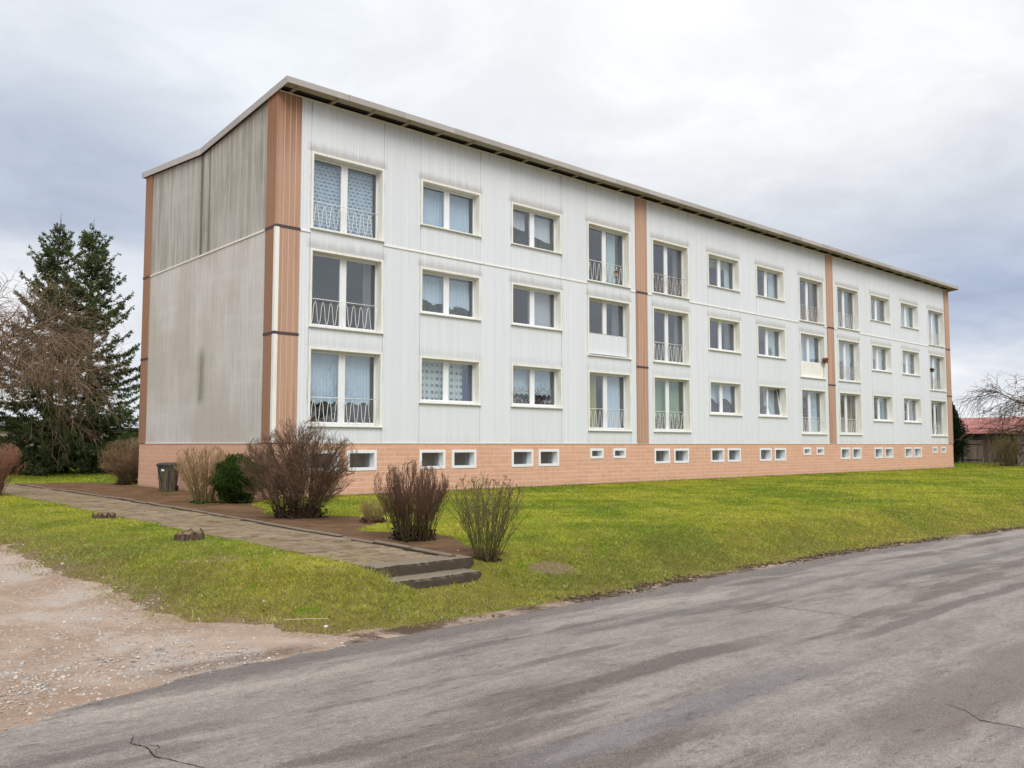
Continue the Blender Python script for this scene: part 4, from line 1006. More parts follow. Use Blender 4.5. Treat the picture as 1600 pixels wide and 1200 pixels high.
# round evergreen shrub beside the big bush, column conifer behind the end of the block
def evergreen(name, loc, label, cat, seed, rx, h, n, leaf, c0, c1, power=.55, taper=False):
    rg = np.random.default_rng(seed); e = empty(name, loc, label, cat)
    v = Veg(); P = lines(np.array([[0, 0, -.05]]), np.array([[0, 0, 1.0]]), np.array([h * .85]), 6, rg, None, 0, .03)
    v.tubes(P, rx * .09, .02, (.06, .04, .03), (.06, .04, .03), 6); v.put('trunk', e)
    d = rdir(rg, n); rr = rg.random(n) ** power
    lump = 1 + .13 * np.sin(d[:, 0] * 7 + seed) * np.sin(d[:, 1] * 6 + 1) + .10 * np.sin(d[:, 2] * 9 + d[:, 0] * 5) + .05 * np.sin(d[:, 1] * 19 + d[:, 2] * 17)
    zz = h * (.5 + .5 * d[:, 2] * rr * lump)
    prof = np.ones(n) if not taper else np.clip(1.12 - (zz / h) ** 1.6 * .95, .05, 1)
    c = np.stack([d[:, 0] * rr * lump * rx * prof, d[:, 1] * rr * lump * rx * prof, zz], -1)
    ax = nrm(nrm(c - np.array([0, 0, h * .35])) + np.array([0, 0, .7]) + .6 * rdir(rg, n))
    f = rg.random((n, 1)); cols = np.array(c0) * (1 - f) + np.array(c1) * f
    v = Veg(); v.leaves(c, ax, leaf * (.6 + .8 * rg.random(n)), leaf * .34, cols, rg); v.put('foliage', e, 'leaf'); return e
evergreen('evergreen_shrub', (-1.32, -.75, .0), 'round dark green conifer shrub beside the large brown bush', 'evergreen shrub', 11, .58, 1.16, 22000, .075, (.026, .062, .014), (.085, .135, .032), power=.34)
evergreen('column_conifer', (53.6, 3.05, .0), 'narrow dark conifer behind the far end of the block', 'conifer', 12, 1.3, 5.1, 26000, .17, (.012, .030, .016), (.03, .055, .022), taper=True)

# ---- spruces
def spruce(loc, label, seed, H, Rm, lean=0.0, low=.9):
    rg = np.random.default_rng(seed); e = empty('spruce_tree', loc, label, 'spruce tree', 'spruces left of the block')
    zz = np.linspace(0, H, 14); tr = np.stack([lean * zz / H + .04 * np.sin(zz), .04 * np.cos(zz * 1.3), zz], -1)
    v = Veg(); v.tubes(tr[None], .24, .012, (.07, .05, .035), (.10, .07, .045), 8); v.put('trunk', e)
    # whorls of distinct layered boughs with air between them
    wz = np.sort(np.concatenate([np.arange(low, H - .5, .48) + rg.normal(0, .05, len(np.arange(low, H - .5, .48)))]))
    z = np.concatenate([np.repeat(wz, 10) + rg.normal(0, .12, len(wz) * 10), low + 2.6 * rg.random(40)]); nb = len(z); u = np.clip((z - low) / (H - low), 0, .985)
    az = rg.random(nb) * 2 * np.pi
    L = Rm * ((1 - u) ** .76) * (.42 + .68 * rg.random(nb)) + .14
    pitch = R(-4) + R(50) * u ** 1.5 + rg.normal(0, R(6), nb)
    d = np.stack([np.cos(az) * np.cos(pitch), np.sin(az) * np.cos(pitch), np.sin(pitch)], -1)
    s0 = np.stack([np.interp(z, zz, tr[:, 0]), np.interp(z, zz, tr[:, 1]), z], -1)
    t = np.linspace(0, 1, 9)
    P = lines(s0, d, L, 9, rg, None, 0.0, .10)
    sag = .26 * (1 - u)[:, None] * L[:, None] * (np.sin(np.pi * t * .8)[None] * .55); P[..., 2] -= sag; P[..., 2] += (.18 * L[:, None]) * (t[None] ** 3)
    v = Veg(); v.tubes(P, .026, .006, (.09, .065, .045), (.11, .08, .05), 3)
    # side sprays lie roughly flat on the bough and hang a little
    i, tq, s1, T1 = sample(P, rg, nb * 13, .14, 1.0, .75)
    sidev = nrm(np.cross(T1, np.array([[0, 0, 1.0]]))) * rg.choice([-1, 1], len(i))[:, None]
    dd = nrm(T1 * .75 + sidev * (.55 + .5 * rg.random((len(i), 1))) + rg.normal(0, .13, (len(i), 3)))
    LL = (.14 + .42 * (1 - tq)) * (.5 + .8 * rg.random(len(i))) * np.minimum(1, L[i] / 1.3)
    B1 = lines(s1, dd, LL, 4, rg, None, .28, .08)
    v.tubes(B1, .007, .004, (.09, .07, .045), (.10, .09, .05)); v.put('branches', e)
    v = Veg()
    for src, n, ln in ((B1, 76000, .14), (P, 28000, .14)):
        i, t_, s, T = sample(src, rg, n, .10, 1.0, .8)
        ax = nrm(T * .75 + .8 * rdir(rg, n) + np.array([0, 0, .10]))
        f = np.clip(rg.random((n, 1)) * .55 + .5 * t_[:, None] ** 2, 0, 1)
        cols = np.array((.038, .060, .026)) * (1 - f) + np.array((.170, .215, .090)) * f
        v.leaves(s, ax, ln * (.5 + .9 * rg.random(n)), ln * .36, cols, rg)
    v.put('needles', e, 'leaf')
    # brown cones hang near the top
    i, t_, s, T = sample(P[int(nb * .72):], rg, 90, .2, .8); a = np.tile(np.array([[0, 0, -1.0]]), (90, 1)) + .25 * rdir(rg, 90)
    v = Veg(); C = lines(s, nrm(a), np.full(90, .13), 3, rg, None, 0, 0); v.tubes(C, .026, .012, (.26, .14, .06), (.22, .12, .05), 5); v.put('cones', e)
    # upright leader
    v = Veg(); v.tubes(lines(np.array([[lean, .04, H - .2]]), np.array([[.04, 0, 1.0]]), np.array([.5]), 4, rg), .016, .008, (.12, .1, .06), (.14, .12, .07)); v.put('leader', e)
    return e
spruce((.75, 25.6, 0), 'taller left spruce behind the bare tree', 21, 12.9, 4.0, .25, .5)
spruce((2.1, 23.6, 0), 'right hand spruce reaching towards the gable of the block', 22, 12.4, 4.3, -.1, .5)

# ---- bare drooping trees
def bare_tree(loc, label, seed, H, limbs, crown, zc, n1, n2, n3, droop, c0, c1, trunk_r=.17, trunk_h=3.6, lean=(0, 0), r_twig=.010, n4=0, upz=.35, flat=.55, el0=50):
    rg = np.random.default_rng(seed); e = empty('bare_tree', loc, label, 'bare tree')
    tz = np.linspace(0, 1, 8); tr = np.stack([lean[0] * tz ** 1.5, lean[1] * tz ** 1.5, trunk_h * tz], -1); tr[1:-1, :2] += rg.normal(0, .04, (6, 2))
    v = Veg(); v.tubes(tr[None], trunk_r, trunk_r * .6, np.array(c0) * .7, np.array(c0) * .7, 9); v.put('trunk', e)
    az = np.linspace(0, 2 * np.pi, limbs, endpoint=False) + rg.normal(0, .25, limbs); el = R(el0) * rg.random(limbs) ** .8 + R(12)
    d = np.stack([np.cos(az) * np.cos(el), np.sin(az) * np.cos(el), np.sin(el)], -1)
    s0 = tr[-1][None] - np.array([0, 0, 1.0]) * (rg.random(limbs) * trunk_h * .28)[:, None]
    L = crown * (.8 + .35 * rg.random(limbs)) * (1 - .25 * np.sin(el))
    P = lines(s0, d, L, 9, rg, None, droop * .25, .22)
    v = Veg(); v.tubes(P, trunk_r * .42, .018, c0, c1, 5)
    A, _ = kids(P, rg, n1, .18, 1.0, crown * .42, 42, 7, upz, droop * .8, .22, .9); v.tubes(A, .030, .009, c0, c1, 4); v.put('limbs', e)
    v = Veg(); Bq, _ = kids(A, rg, n2, .15, 1.0, crown * .24, 45, 6, upz * .3, droop, .22); v.tubes(Bq, r_twig * 1.15, r_twig * .6, c0, c1)
    Cq, _ = kids(Bq, rg, n3, .15, 1.0, crown * .13, 45, 4, 0, droop, .22); v.tubes(Cq, r_twig * .75, r_twig * .45, c1, c1)
    v.put('twigs', e); return e
bare_tree((-4.3, 19.6, 0), 'spreading bare brown tree in front of the spruces', 31, 9, 15, 6.6, 6, 200, 1900, 4300, .30, (.085, .062, .042), (.30, .205, .135), trunk_r=.17, trunk_h=4.2, lean=(.5, .2), r_twig=.010, upz=.22, el0=34)
bare_tree((53.2, -5.2, 0), 'bare spreading tree reaching in from the right edge', 33, 7, 13, 6.8, 5, 150, 1200, 3000, .36, (.075, .055, .037), (.135, .095, .062), trunk_r=.24, trunk_h=2.5, r_twig=.013, upz=.12, el0=20)

bare_tree((19, -32.5, -.3), 'bare tree across the road, mirrored in the near window panes', 41, 9, 9, 5.2, 6, 80, 420, 700, .10, (.08, .06, .045), (.12, .09, .07), trunk_r=.22, trunk_h=3.6, r_twig=.014, upz=.5)
bare_tree((44, -36, -.3), 'bare tree across the road, mirrored in the middle window panes', 42, 9, 9, 5.6, 6, 80, 420, 700, .12, (.08, .06, .045), (.12, .09, .07), trunk_r=.22, trunk_h=3.4, r_twig=.014, upz=.5)
# ------------------------------------------------------------------ grass blades, only where lawn shows
rg = np.random.default_rng(77)
N = 2500000
r_ = np.exp(rg.uniform(np.log(6.0), np.log(75.0), N)); th = R(YAW) + rg.uniform(-R(37), R(38), N)
gx_ = CAM[0] + r_ * np.cos(th); gy_ = CAM[1] + r_ * np.sin(th)
soft = lambda d, w: rg.random(N) < sstep(d / w)
patch = wob(gx_, gy_, 2.6, 5); fine_n = wob(gx_, gy_, 9.0, 6)
ok = soft(gy_ - road_edge(gx_) - .12 + .10 * fine_n - .12 * (patch > .2), .60)
ok &= soft(gx_ - drive_edge(gy_) + .38 + .30 * patch + .16 * fine_n, 1.0)
onpath = (gx_ > path_l(gy_) + .05 + .07 * fine_n + .10 * patch) & (gx_ < kerb_x(gy_) + .07) & (gy_ > -12.9) & (gy_ < 27)
steps_ = (gx_ > -5.1) & (gx_ < -3.5) & (gy_ > -13.2) & (gy_ < -12.3); front_ = (gx_ > -4.9) & (gx_ < -3.6) & (gy_ > -13.75) & (gy_ <= -13.2)
onsoil = (gx_ >= kerb_x(gy_)) & (gx_ < soil_x(gy_) + .10 * patch + .12 * fine_n) & (gy_ > -13.1) & (gy_ < 15.1)
inb = (gx_ > -.02) & (gx_ < XE + .02) & (gy_ > -.03) & (gy_ < YB + .1)
ok &= ~(onpath & ~((rg.random(N) < .10) & (wob(gx_, gy_, 3.3, 50) + .5 * fine_n > .5))) & ~steps_ & ~onsoil & ~inb & ~(front_ & (rg.random(N) < .8))
bare = wob(gx_, gy_, .75, 9) * .6 + .4 * wob(gx_, gy_, 2.0, 10)
ok &= ~((bare > .60) & (rg.random(N) < .70))
ok &= ~((np.exp(-((gx_ + 2.6) / .4) ** 2 - ((gy_ + 13.3) / .25) ** 2) > .4) & (rg.random(N) < .8))
gx_, gy_, r_, patch, fine_n = gx_[ok], gy_[ok], r_[ok], patch[ok], fine_n[ok]; n = len(gx_)
near_edge = np.exp(-np.maximum(gy_ - road_edge(gx_), 0) / .9) + np.exp(-np.maximum(gx_ - drive_edge(gy_), 0) / 1.3)
tuft = np.clip(wob(gx_, gy_, 1.3, 12), 0, 1) ** 2 * (wob(gx_, gy_, 4.5, 13) > .1)
base_t = np.exp(-((gx_ + 5.15) / .16) ** 2 - ((gy_ + 13.0) / .35) ** 2) + np.exp(-((gx_ + 3.5) / .14) ** 2 - ((gy_ + 13.0) / .3) ** 2) + .8 * np.exp(-np.maximum(-.03 - gy_, 0) / .10) * (gx_ > 0) * (wob(gx_, gx_ * 0, 3.0, 8) > -.2)
hgt = (.016 + .024 * rg.random(n) + .06 * tuft * rg.random(n) + .11 * base_t * rg.random(n)) * (1 + r_ / 90); wid = .0026 * (1 + r_ / 10.0) * (.6 + .8 * rg.random(n))
a = rg.random(n) * 2 * np.pi; side = np.stack([np.cos(a), np.sin(a), 0 * a], -1) * wid[:, None]
ln_ = rg.normal(0, .9, (n, 2)) * hgt[:, None]
root = np.stack([gx_, gy_, terrain(gx_, gy_) - .004], -1); tip = root + np.concatenate([ln_, hgt[:, None]], -1)
V = np.stack([root - side, root + side, tip], 1).reshape(-1, 3)
cg = np.array([[.18, .25, .020], [.345, .350, .030], [.50, .425, .055], [.58, .46, .21], [.23, .145, .07]])
m1 = np.clip(.5 + .62 * wob(gx_, gy_, .38, 20) + .50 * wob(gx_, gy_, 1.4, 21) + .22 * rg.normal(0, 1, n), 0, 1)[:, None]
c = np.where(m1 < .5, cg[0] + (cg[1] - cg[0]) * m1 * 2, cg[1] + (cg[2] - cg[1]) * (m1 - .5) * 2)
dry = rg.random(n) < .13 + .30 * np.clip(near_edge, 0, 1); c[dry] = cg[3] * (.6 + .6 * rg.random((dry.sum(), 1)))
dead = rg.random(n) < .03 + .12 * np.clip(near_edge, 0, 1); c[dead] = cg[4]
cl = .5 + .5 * wob(gx_, gy_, 11.0, 40) * .55 + .5 * wob(gx_, gy_, 26.0, 41) * .45
mid_ = wob(gx_, gy_, 3.4, 42)
c = np.minimum(c * np.array([1.18, 1.36, 1.25]), .85) * (.60 + .66 * cl[:, None]) * (1 + .16 * mid_[:, None]) * (.60 + .8 * rg.random((n, 1)) ** 1.3)
edge_w = np.clip(np.maximum(np.exp(-np.maximum(gy_ - road_edge(gx_), 0) / 1.7), np.exp(-np.maximum(gx_ - drive_edge(gy_), 0) / 1.5)), 0, 1)
mixw = (edge_w * (.55 + .35 * wob(gx_, gy_, 1.9, 51) + .25 * rg.normal(0, 1, n))).clip(0, .85)[:, None]
c = c * (1 - mixw) + np.array([.36, .275, .11]) * (.55 + .8 * rg.random((n, 1))) * mixw
brown = (wob(gx_, gy_, 5.2, 43) + .6 * wob(gx_, gy_, 14, 44) > .95) & (rg.random(n) < .7); c[brown] = np.array([.46, .34, .14]) * (.6 + .7 * rg.random((brown.sum(), 1)))
lush = (wob(gx_, gy_, 2.1, 45) + .5 * wob(gx_, gy_, 8, 46) > .85) & (rg.random(n) < .8); c[lush] = np.array([.25, .38, .035]) * (.6 + .8 * rg.random((lush.sum(), 1)))
grass = put('grass', make_mesh('grass', V, np.arange(3 * n).reshape(-1, 3), 'grass_blade', False, None, np.repeat(c, 3, 0)), label='short yellow green grass blades of the lawn', cat='grass', kind='stuff')

# ------------------------------------------------------------------ gravel on the driveway
def stones(n, pos, size, cols, name, label):
    ph = (1 + 5 ** .5) / 2
    iv = nrm(np.array([(-1, ph, 0), (1, ph, 0), (-1, -ph, 0), (1, -ph, 0), (0, -1, ph), (0, 1, ph), (0, -1, -ph), (0, 1, -ph), (ph, 0, -1), (ph, 0, 1), (-ph, 0, -1), (-ph, 0, 1)], float))
    fi = np.array([(0, 11, 5), (0, 5, 1), (0, 1, 7), (0, 7, 10), (0, 10, 11), (1, 5, 9), (5, 11, 4), (11, 10, 2), (10, 7, 6), (7, 1, 8), (3, 9, 4), (3, 4, 2), (3, 2, 6), (3, 6, 8), (3, 8, 9), (4, 9, 5), (2, 4, 11), (6, 2, 10), (8, 6, 7), (9, 8, 1)])
    V = iv[None] * (1 + .22 * rg.normal(0, 1, (n, 12, 1))); sc = size[:, None] * np.stack([1 + .5 * rg.random(n), .8 + .4 * rg.random(n), .45 + .3 * rg.random(n)], -1)
    V = V * sc[:, None]; a = rg.random(n) * 6.28; ca, sa = np.cos(a)[:, None], np.sin(a)[:, None]
    V = np.stack([V[..., 0] * ca - V[..., 1] * sa, V[..., 0] * sa + V[..., 1] * ca, V[..., 2]], -1) + pos[:, None]
    F = (fi[None] + 12 * np.arange(n)[:, None, None]).reshape(-1, 3)
    return put(name, make_mesh(name, V.reshape(-1, 3), F, 'stone', False, None, np.repeat(cols, 12, 0)), label=label, cat='gravel', kind='stuff')
def m_stone(g, b, o):
    a = g.new('ShaderNodeAttribute', attribute_name='Col'); n = g.noise(g.pos(), 40, 4, .6); k = g.ss(n, .3, .7, .8, 1.12)
    return g.scale(a.outputs['Color'], g.comb(k, k, k))
mat('stone', m_stone, rough=.8, spec=.25)
n = 110000
px = -12.5 + 6.3 * rg.random(n); py_ = -16 + 9 * rg.random(n)
dens = .06 + .5 * np.exp(-((py_ + 14.5 + .25 * (px + 8.4)) / .55) ** 2) * (px < -7.3) + .35 * np.exp(-((py_ + 13.3) / .7) ** 2) * (px < -7.6) + .28 * np.exp(-((py_ + 11.9) / .6) ** 2 - ((px + 7.9) / .5) ** 2)
dens *= .5 + .8 * np.clip(wob(px, py_, 2.2, 30), -.3, 1)
okk = (rg.random(n) < dens) & (px < drive_edge(py_) + .25) & (py_ > road_edge(px) - .05)
px, py_ = px[okk], py_[okk]; n = len(px)
size = .004 + .009 * rg.random(n) ** 2 + .016 * (rg.random(n) < .05) * rg.random(n)
pz = np.maximum(terrain(px, py_) + .012 + .012 * wob(px, py_, 2.3, 3), -.336) + size * .08
cols = np.array([[.52, .46, .405]]) * (.55 + .7 * rg.random((n, 1))) + np.array([[.03, .01, -.01]]) * rg.normal(0, 1, (n, 1))
stones(n, np.stack([px, py_, pz], -1), size, np.clip(cols, .08, .75), 'gravel', 'pale loose stones scattered over the driveway')
# dry leaves and chips on the lawn and verge
n = 900; lx = -8 + 22 * rg.random(n) ** 1.3; ly = road_edge(lx) + .02 + 4.5 * rg.random(n) ** 3
okk = ~((lx > -5.1) & (lx < -3.4) & (ly > -13.2)) & (lx > drive_edge(ly) + .4); lx, ly = lx[okk], ly[okk]; n = len(lx)
v = Veg(); cc = np.array([[.22, .13, .07], [.30, .22, .14], [.5, .45, .38]])[rg.integers(0, 3, n) * (rg.random(n) < .9)] 
ax = nrm(np.stack([rg.normal(0, 1, n), rg.normal(0, 1, n), .25 * rg.normal(0, 1, n)], -1))
v.leaves(np.stack([lx, ly, terrain(lx, ly) + .03], -1), ax, .02 + .035 * rg.random(n), .016 + .014 * rg.random(n), cc * (.6 + .6 * rg.random((n, 1))), rg)
v.put('fallen_leaves', None, 'leaf', label='dry brown leaves lying along the road edge', cat='leaves', kind='stuff')
# dark leaf mould clods along the asphalt
n = 2600; lx = -3.5 + 22 * rg.random(n) ** 1.2; ly = road_edge(lx) + .20 + .11 * rg.normal(0, 1, n) + .10 * wob(lx, lx * 0, 1.6)
okk = wob(lx, lx * 0, .9, 4) > -.35; lx, ly = lx[okk], ly[okk]; n = len(lx)
stones(n, np.stack([lx, ly, terrain(lx, ly) + .008], -1), .006 + .016 * rg.random(n), np.array([[.085, .055, .035]]) * (.5 + rg.random((n, 1))), 'leaf_mould', 'dark clods of leaf mould between lawn and asphalt')
# long straw lying on the grass
MB().tube([(-6.62, -13.52, z_at(-6.62, -13.52) + .03), (-6.40, -13.62, z_at(-6.4, -13.62) + .034), (-6.22, -13.72, z_at(-6.22, -13.72) + .03)], .004, 5).put('straw_stick', 'straw', label='pale straw stick lying on the grass by the driveway', cat='stick') if mat('straw', color=(.48, .40, .24)) else None

# ------------------------------------------------------------------ tree stumps
def stump(loc, label, rad, h, seed):
    rg2 = np.random.default_rng(seed); e = empty('tree_stump', loc, label, 'tree stump', 'stumps on the lawn')
    k = 28; a = np.linspace(0, 2 * np.pi, k, endpoint=False); rr = rad * (1 + .10 * np.sin(5 * a) + .06 * rg2.normal(0, 1, k))
    zt = h * (1 + .22 * rg2.normal(0, 1, k)); V = []; F = []
    for i in range(k): V += [(1.15 * rr[i] * math.cos(a[i]), 1.15 * rr[i] * math.sin(a[i]), -.06), (rr[i] * math.cos(a[i]), rr[i] * math.sin(a[i]), zt[i]), (.86 * rr[i] * math.cos(a[i]), .86 * rr[i] * math.sin(a[i]), zt[i] * .9)]
    for i in range(k): j = (i + 1) % k; F += [(3 * i, 3 * j, 3 * j + 1, 3 * i + 1), (3 * i + 1, 3 * j + 1, 3 * j + 2, 3 * i + 2)]
    put('bark', make_mesh('bark', V, F, 'stump_bark'), e)
    V2 = [(.865 * rr[i] * math.cos(a[i]), .865 * rr[i] * math.sin(a[i]), zt[i] * .89) for i in range(k)] + [(0, 0, h * .6)]
    put('cut_face', make_mesh('cut_face', V2, [(i, (i + 1) % k, k) for i in range(k)], 'stump_wood'), e)
def m_sb(g, b, o):
    p = g.pos(); n = g.noise(g.scale(p, (24, 24, 5)), 1, 5, .7); c = g.mix(g.ss(n, .35, .65), (.045, .028, .018), (.17, .105, .065)); g.put(b.inputs['Normal'], g.bump(n, 1, .02)); return c
mat('stump_bark', m_sb, rough=.95); mat('stump_wood', lambda g, b, o: g.mix(g.noise(g.pos(), 22, 5, .7), (.10, .065, .04), (.30, .21, .13)), rough=.9)
stump((-5.5, -8.30, .0), 'larger ragged tree stump on the lawn nearer the steps', .21, .12, 1)
stump((-5.2, -3.15, .0), 'smaller flat tree stump farther up beside the path', .20, .09, 2)

# ------------------------------------------------------------------ wheeled bin
mat('bin_plastic', lambda g, b, o: g.mix(g.noise(g.pos(), 6, 4, .6), (.022, .024, .030), (.045, .047, .055)), rough=.5, spec=.4)
mat('rubber', color=(.015, .015, .015), rough=.8); mat('sticker', color=(.75, .75, .75), rough=.5)
bn = empty('wheeled_bin', (-.62, 5.75, .01), 'black wheeled rubbish bin beside the gable wall', 'rubbish bin'); bn.rotation_euler.z = R(-38); bn.scale = (.92, .92, .92)
def frus(m, w0, d0, w1, d1, z0, z1, cy0=0, cy1=0):
    m.add([(-w0, cy0 - d0, z0), (w0, cy0 - d0, z0), (w0, cy0 + d0, z0), (-w0, cy0 + d0, z0), (-w1, cy1 - d1, z1), (w1, cy1 - d1, z1), (w1, cy1 + d1, z1), (-w1, cy1 + d1, z1)],
          [(0, 3, 2, 1), (4, 5, 6, 7), (0, 1, 5, 4), (1, 2, 6, 5), (2, 3, 7, 6), (3, 0, 4, 7)])
m = MB(); frus(m, .21, .23, .27, .33, .05, .86, 0, 0); frus(m, .29, .35, .295, .355, .861, .915); m.put('body', 'bin_plastic', bn)
m = MB(); frus(m, .305, .37, .30, .36, .917, .945, -.01, -.01); frus(m, .30, .36, .22, .26, .9455, .985, -.01, 0); m.put('lid', 'bin_plastic', bn)
MB().tube([(-.22, .42, .93), (.22, .42, .93)], .018, 8).put('handle', 'bin_plastic', bn)
for sx_ in (-1, 1):
    pts = [(.10 * math.cos(a), .10 * math.sin(a)) for a in np.linspace(0, 2 * math.pi, 17)[:-1]]
    w = MB().prism([(.24 + p_[0], .10 + p_[1]) for p_ in pts], 'x', sx_ * .22 - .025, sx_ * .22 + .025).put('wheel', 'rubber', bn)
MB().box(-.14, -.04, -.3305, -.322, .70, .77).put('sticker', 'sticker', bn)
bn.children[0].data.update()

# ------------------------------------------------------------------ small things hung on the railings
mat('red_paint', color=(.16, .05, .03), rough=.5); mat('brown_wood', color=(.16, .08, .045), rough=.8); mat('black_metal', color=(.02, .02, .02), rough=.5); mat('lamp_glass', color=(.55, .40, .30), rough=.3)
e = empty('hanging_lantern', (XL[3] + 1.62, -.03, 7.613 + .30), 'small red lantern hanging on a top floor window railing', 'lantern')
m = MB(); frus(m, .06, .06, .06, .06, 0, .02); frus(m, .085, .085, .02, .02, .20, .27); m.put('cap', 'red_paint', e)
m = MB(); frus(m, .042, .042, .042, .042, .021, .199); m.put('lamp_body', 'lamp_glass', e)
for i, j in ((-1, -1), (1, -1), (1, 1), (-1, 1)): MB().tube([(i * .05, j * .05, .02), (i * .05, j * .05, .20)], .008, 4).put('bar', 'red_paint', e)
MB().tube([(0, 0, .27), (0, .09, .50)], .006, 4).put('hook', 'black_metal', e)
e = empty('bird_house', (XL[7] + 2.30, -.10, SILL_F + ST + .80), 'small brown bird house on the cream balcony panel', 'bird house')
m = MB(); frus(m, .11, .10, .11, .10, .02, .17); m.put('box', 'red_paint', e); MB().prism([(-.15, .17), (.15, .17), (0, .27)], 'y', -.13, .13).put('roof', 'brown_wood', e)
MB().box(-.18, .12, -.10, .12, .0, .019).put('shelf', 'brown_wood', e)
e = empty('bird_feeder', (XL[11] + .22, -.05, SILL_F + ST + .55), 'dark bird feeder on a pole at the far end window', 'bird feeder')
MB().tube([(0, 0, -.5), (0, 0, .55)], .014, 5).put('pole', 'black_metal', e)
m = MB(); frus(m, .10, .10, .12, .10, .55, .70); m.put('box', 'brown_wood', e); m = MB(); frus(m, .22, .17, .04, .04, .701, .80); m.put('roof', 'black_metal', e)

# ------------------------------------------------------------------ wooden shed and outbuilding at the right
def m_plank(g, b, o):
    p = g.pos(); x, y, z = g.xyz(p); r = g.rnd(); n = g.noise(g.comb(g.m('MULTIPLY', y, 14), x, g.m('MULTIPLY', z, .8)), 1, 5, .6)
    c = g.mix(r, (.15, .11, .08), (.29, .235, .18)); return g.mix(g.ss(n, .45, .7, 0, .7), c, (.09, .065, .048))
mat('old_plank', m_plank, rough=.9); mat('dark_beam', color=(.018, .022, .022), rough=.7); mat('teal_beam', color=(.02, .07, .065), rough=.6)
def m_tile(g, b, o):
    p = g.pos(); n = g.noise(p, 1.5, 5, .65); return g.mix(g.ss(n, .35, .7), (.33, .11, .095), (.46, .225, .20))
mat('red_roof', m_tile, rough=.7)
mat('render_grey', lambda g, b, o: g.mix(g.noise(g.pos(), 1.2, 6, .65), (.34, .31, .265), (.44, .41, .36)), rough=.9)
sh = empty('wooden_shed', (58, 2.0, 0), 'low shed with weathered plank doors and red corrugated roof', 'shed')
SX0 = 58.0
def rel(m): m.v = [(x - 58, y - 2.0, z) for x, y, z in m.v]; return m
rel(MB().box(SX0 + .14, SX0 + 5, .06, 9, -.1, 2.3)).put('inner_box', 'dark_beam', sh)
y = .36; i = 0
while y < 8.6:
    w = .17; rel(MB().bbox(0, w - .012, 0, .03, .06 + .02 * (i % 3), 1.83, .004)); mm = MB(); mm.box(SX0 + .02 * ((i * 7) % 3) * .2, SX0 + .05, y, y + w - .012, .06 + .015 * (i % 3), 1.84); rel(mm).put('plank', 'old_plank', sh); y += w; i += 1
for yy_ in (.12, 3.62, 7.2): rel(MB().box(SX0 - .05, SX0 + .12, yy_, yy_ + .16, -.05, 2.02)).put('post', 'dark_beam', sh)
rel(MB().box(SX0 - .03, SX0 + .1, .28, 8.8, 1.86, 2.04)).put('lintel', 'teal_beam', sh)
rel(MB().box(SX0 - .08, SX0 + .13, .0, 9, 2.045, 2.32)).put('eaves_beam', 'dark_beam', sh)
for yy_, z_ in ((1.4, 1.5), (1.4, .35), (2.2, 1.5), (2.2, .35), (4.6, 1.5), (4.6, .35)):
    if yy_ != 2.2: rel(MB().box(SX0 - .03, SX0 - .002, yy_ - 1.0 if yy_ < 2 else yy_ - .85, yy_ + (.1 if yy_ < 2 else .6), z_ - .03, z_ + .03)).put('hinge', 'dark_beam', sh)
    else: rel(MB().box(SX0 - .03, SX0 - .002, 2.35, 3.6, z_ - .03, z_ + .03)).put('hinge', 'dark_beam', sh)
# corrugated sheet roof
nn = 260; yy = np.linspace(-.25, 9.2, nn); wv = .028 * np.sin(yy * 2 * np.pi / .21)
V = np.concatenate([np.stack([np.full(nn, -.38), yy - 2, 2.30 + wv], -1), np.stack([np.full(nn, 4.6), yy - 2, 3.62 + wv], -1)])
V = np.concatenate([V, V - np.array([0, 0, .012])])
q = [(i, i + 1, nn + i + 1, nn + i) for i in range(nn - 1)] + [(2 * nn + i, 3 * nn + i, 3 * nn + i + 1, 2 * nn + i + 1) for i in range(nn - 1)] + [(i, 2 * nn + i, 2 * nn + i + 1, i + 1) for i in range(nn - 1)]
put('roof', make_mesh('roof', V, np.array(q), 'red_roof', True), sh)
ob = empty('outbuilding', (58, -3, 0), 'grey rendered outbuilding cut by the right edge', 'outbuilding')
def rel2(m): m.v = [(x - 58, y + 3, z) for x, y, z in m.v]; return m
wl = MB(); 
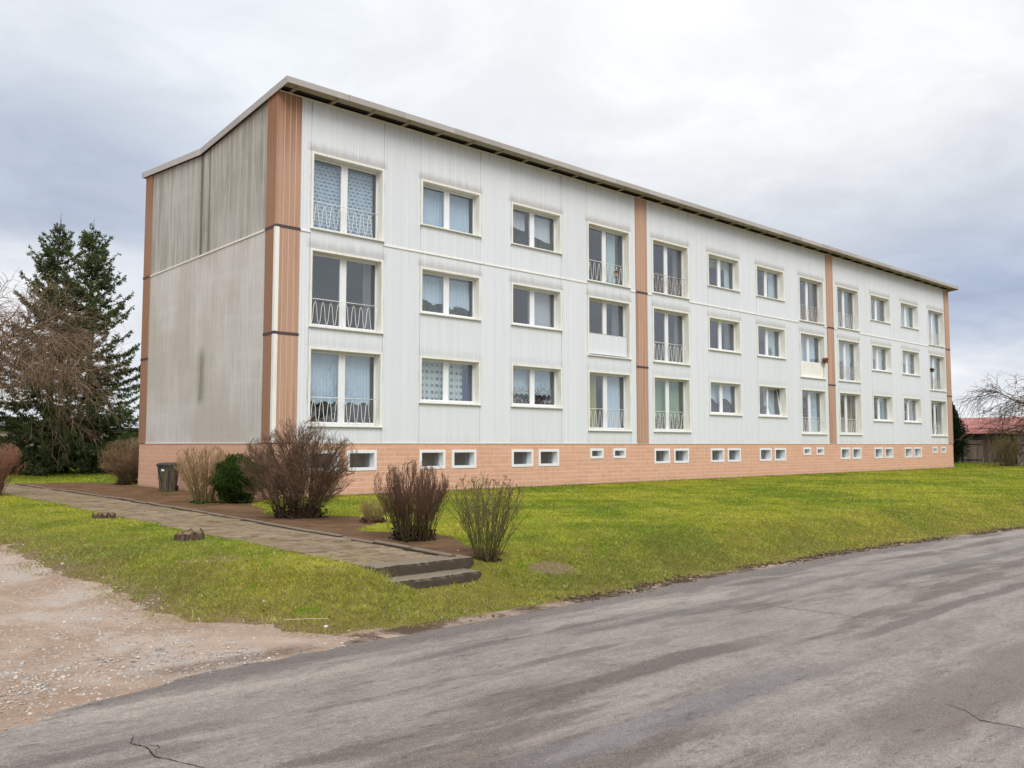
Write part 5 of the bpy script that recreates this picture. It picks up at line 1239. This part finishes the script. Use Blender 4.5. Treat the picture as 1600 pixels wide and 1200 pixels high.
for a in ((-9, -1.3, -.1, 2.45), (-.45, -.03, -.1, 2.45), (-1.3, -.45, -.1, .9), (-1.3, -.45, 1.85, 2.45)): wl.box(58.02, 58.3, a[0], a[1], a[2], a[3])
wl.box(58.3, 63, -9, -.03, -.1, 2.44); rel2(wl).put('wall', 'render_grey', ob)
wf = MB(); wf.box(58.10, 58.16, -1.3, -.45, .9, .97); wf.box(58.10, 58.16, -1.3, -.45, 1.78, 1.85); wf.box(58.10, 58.16, -.52, -.45, .97, 1.78); wf.box(58.10, 58.16, -1.3, -1.23, .97, 1.78)
wo = rel2(wf).put('window', 'white_plastic', ob); rel2(MB().box(58.12, 58.135, -1.23, -.52, .97, 1.78)).put('pane', 'window_glass', wo)
nn = 200; yy = np.linspace(-9, .2, nn); wv = .03 * np.sin(yy * 2 * np.pi / .24)
V = np.concatenate([np.stack([np.full(nn, -.3), yy + 3, 2.50 + wv], -1), np.stack([np.full(nn, 4.8), yy + 3, 4.5 + wv], -1)]); V = np.concatenate([V, V - np.array([0, 0, .03])])
q = [(i, i + 1, nn + i + 1, nn + i) for i in range(nn - 1)] + [(2 * nn + i, 3 * nn + i, 3 * nn + i + 1, 2 * nn + i + 1) for i in range(nn - 1)] + [(i, 2 * nn + i, 2 * nn + i + 1, i + 1) for i in range(nn - 1)]
put('roof', make_mesh('roof', V, np.array(q), 'red_roof', True), ob)
# concrete strip in front of the shed
MB().box(55.0, 58.0, -9, 9, -.1, .03).put('pavement', 'old_concrete', kind='structure', label='concrete strip in front of the shed doors', cat='pavement')

# ------------------------------------------------------------------ low garages far behind the spruces
gr = empty('low_garage', (8, 40, 0), 'long low cream garage behind the spruces', 'garage')
MB().box(-14, 9, -.2, 5, -.2, 2.35).put('wall', 'garage_wall', gr) if mat('garage_wall', lambda g, b, o: g.mix(g.noise(g.pos(), .8, 5, .6), (.45, .40, .33), (.58, .53, .45)), rough=.9) else None
MB().box(-14.3, 9.3, -.5, 5.3, 2.36, 2.62).put('roof', 'dark_beam', gr)
for i in range(7): MB().box(-13.4 + i * 3.1, -11 + i * 3.1, -.235, -.2, -.1, 2.0).put('door', 'old_plank', gr)
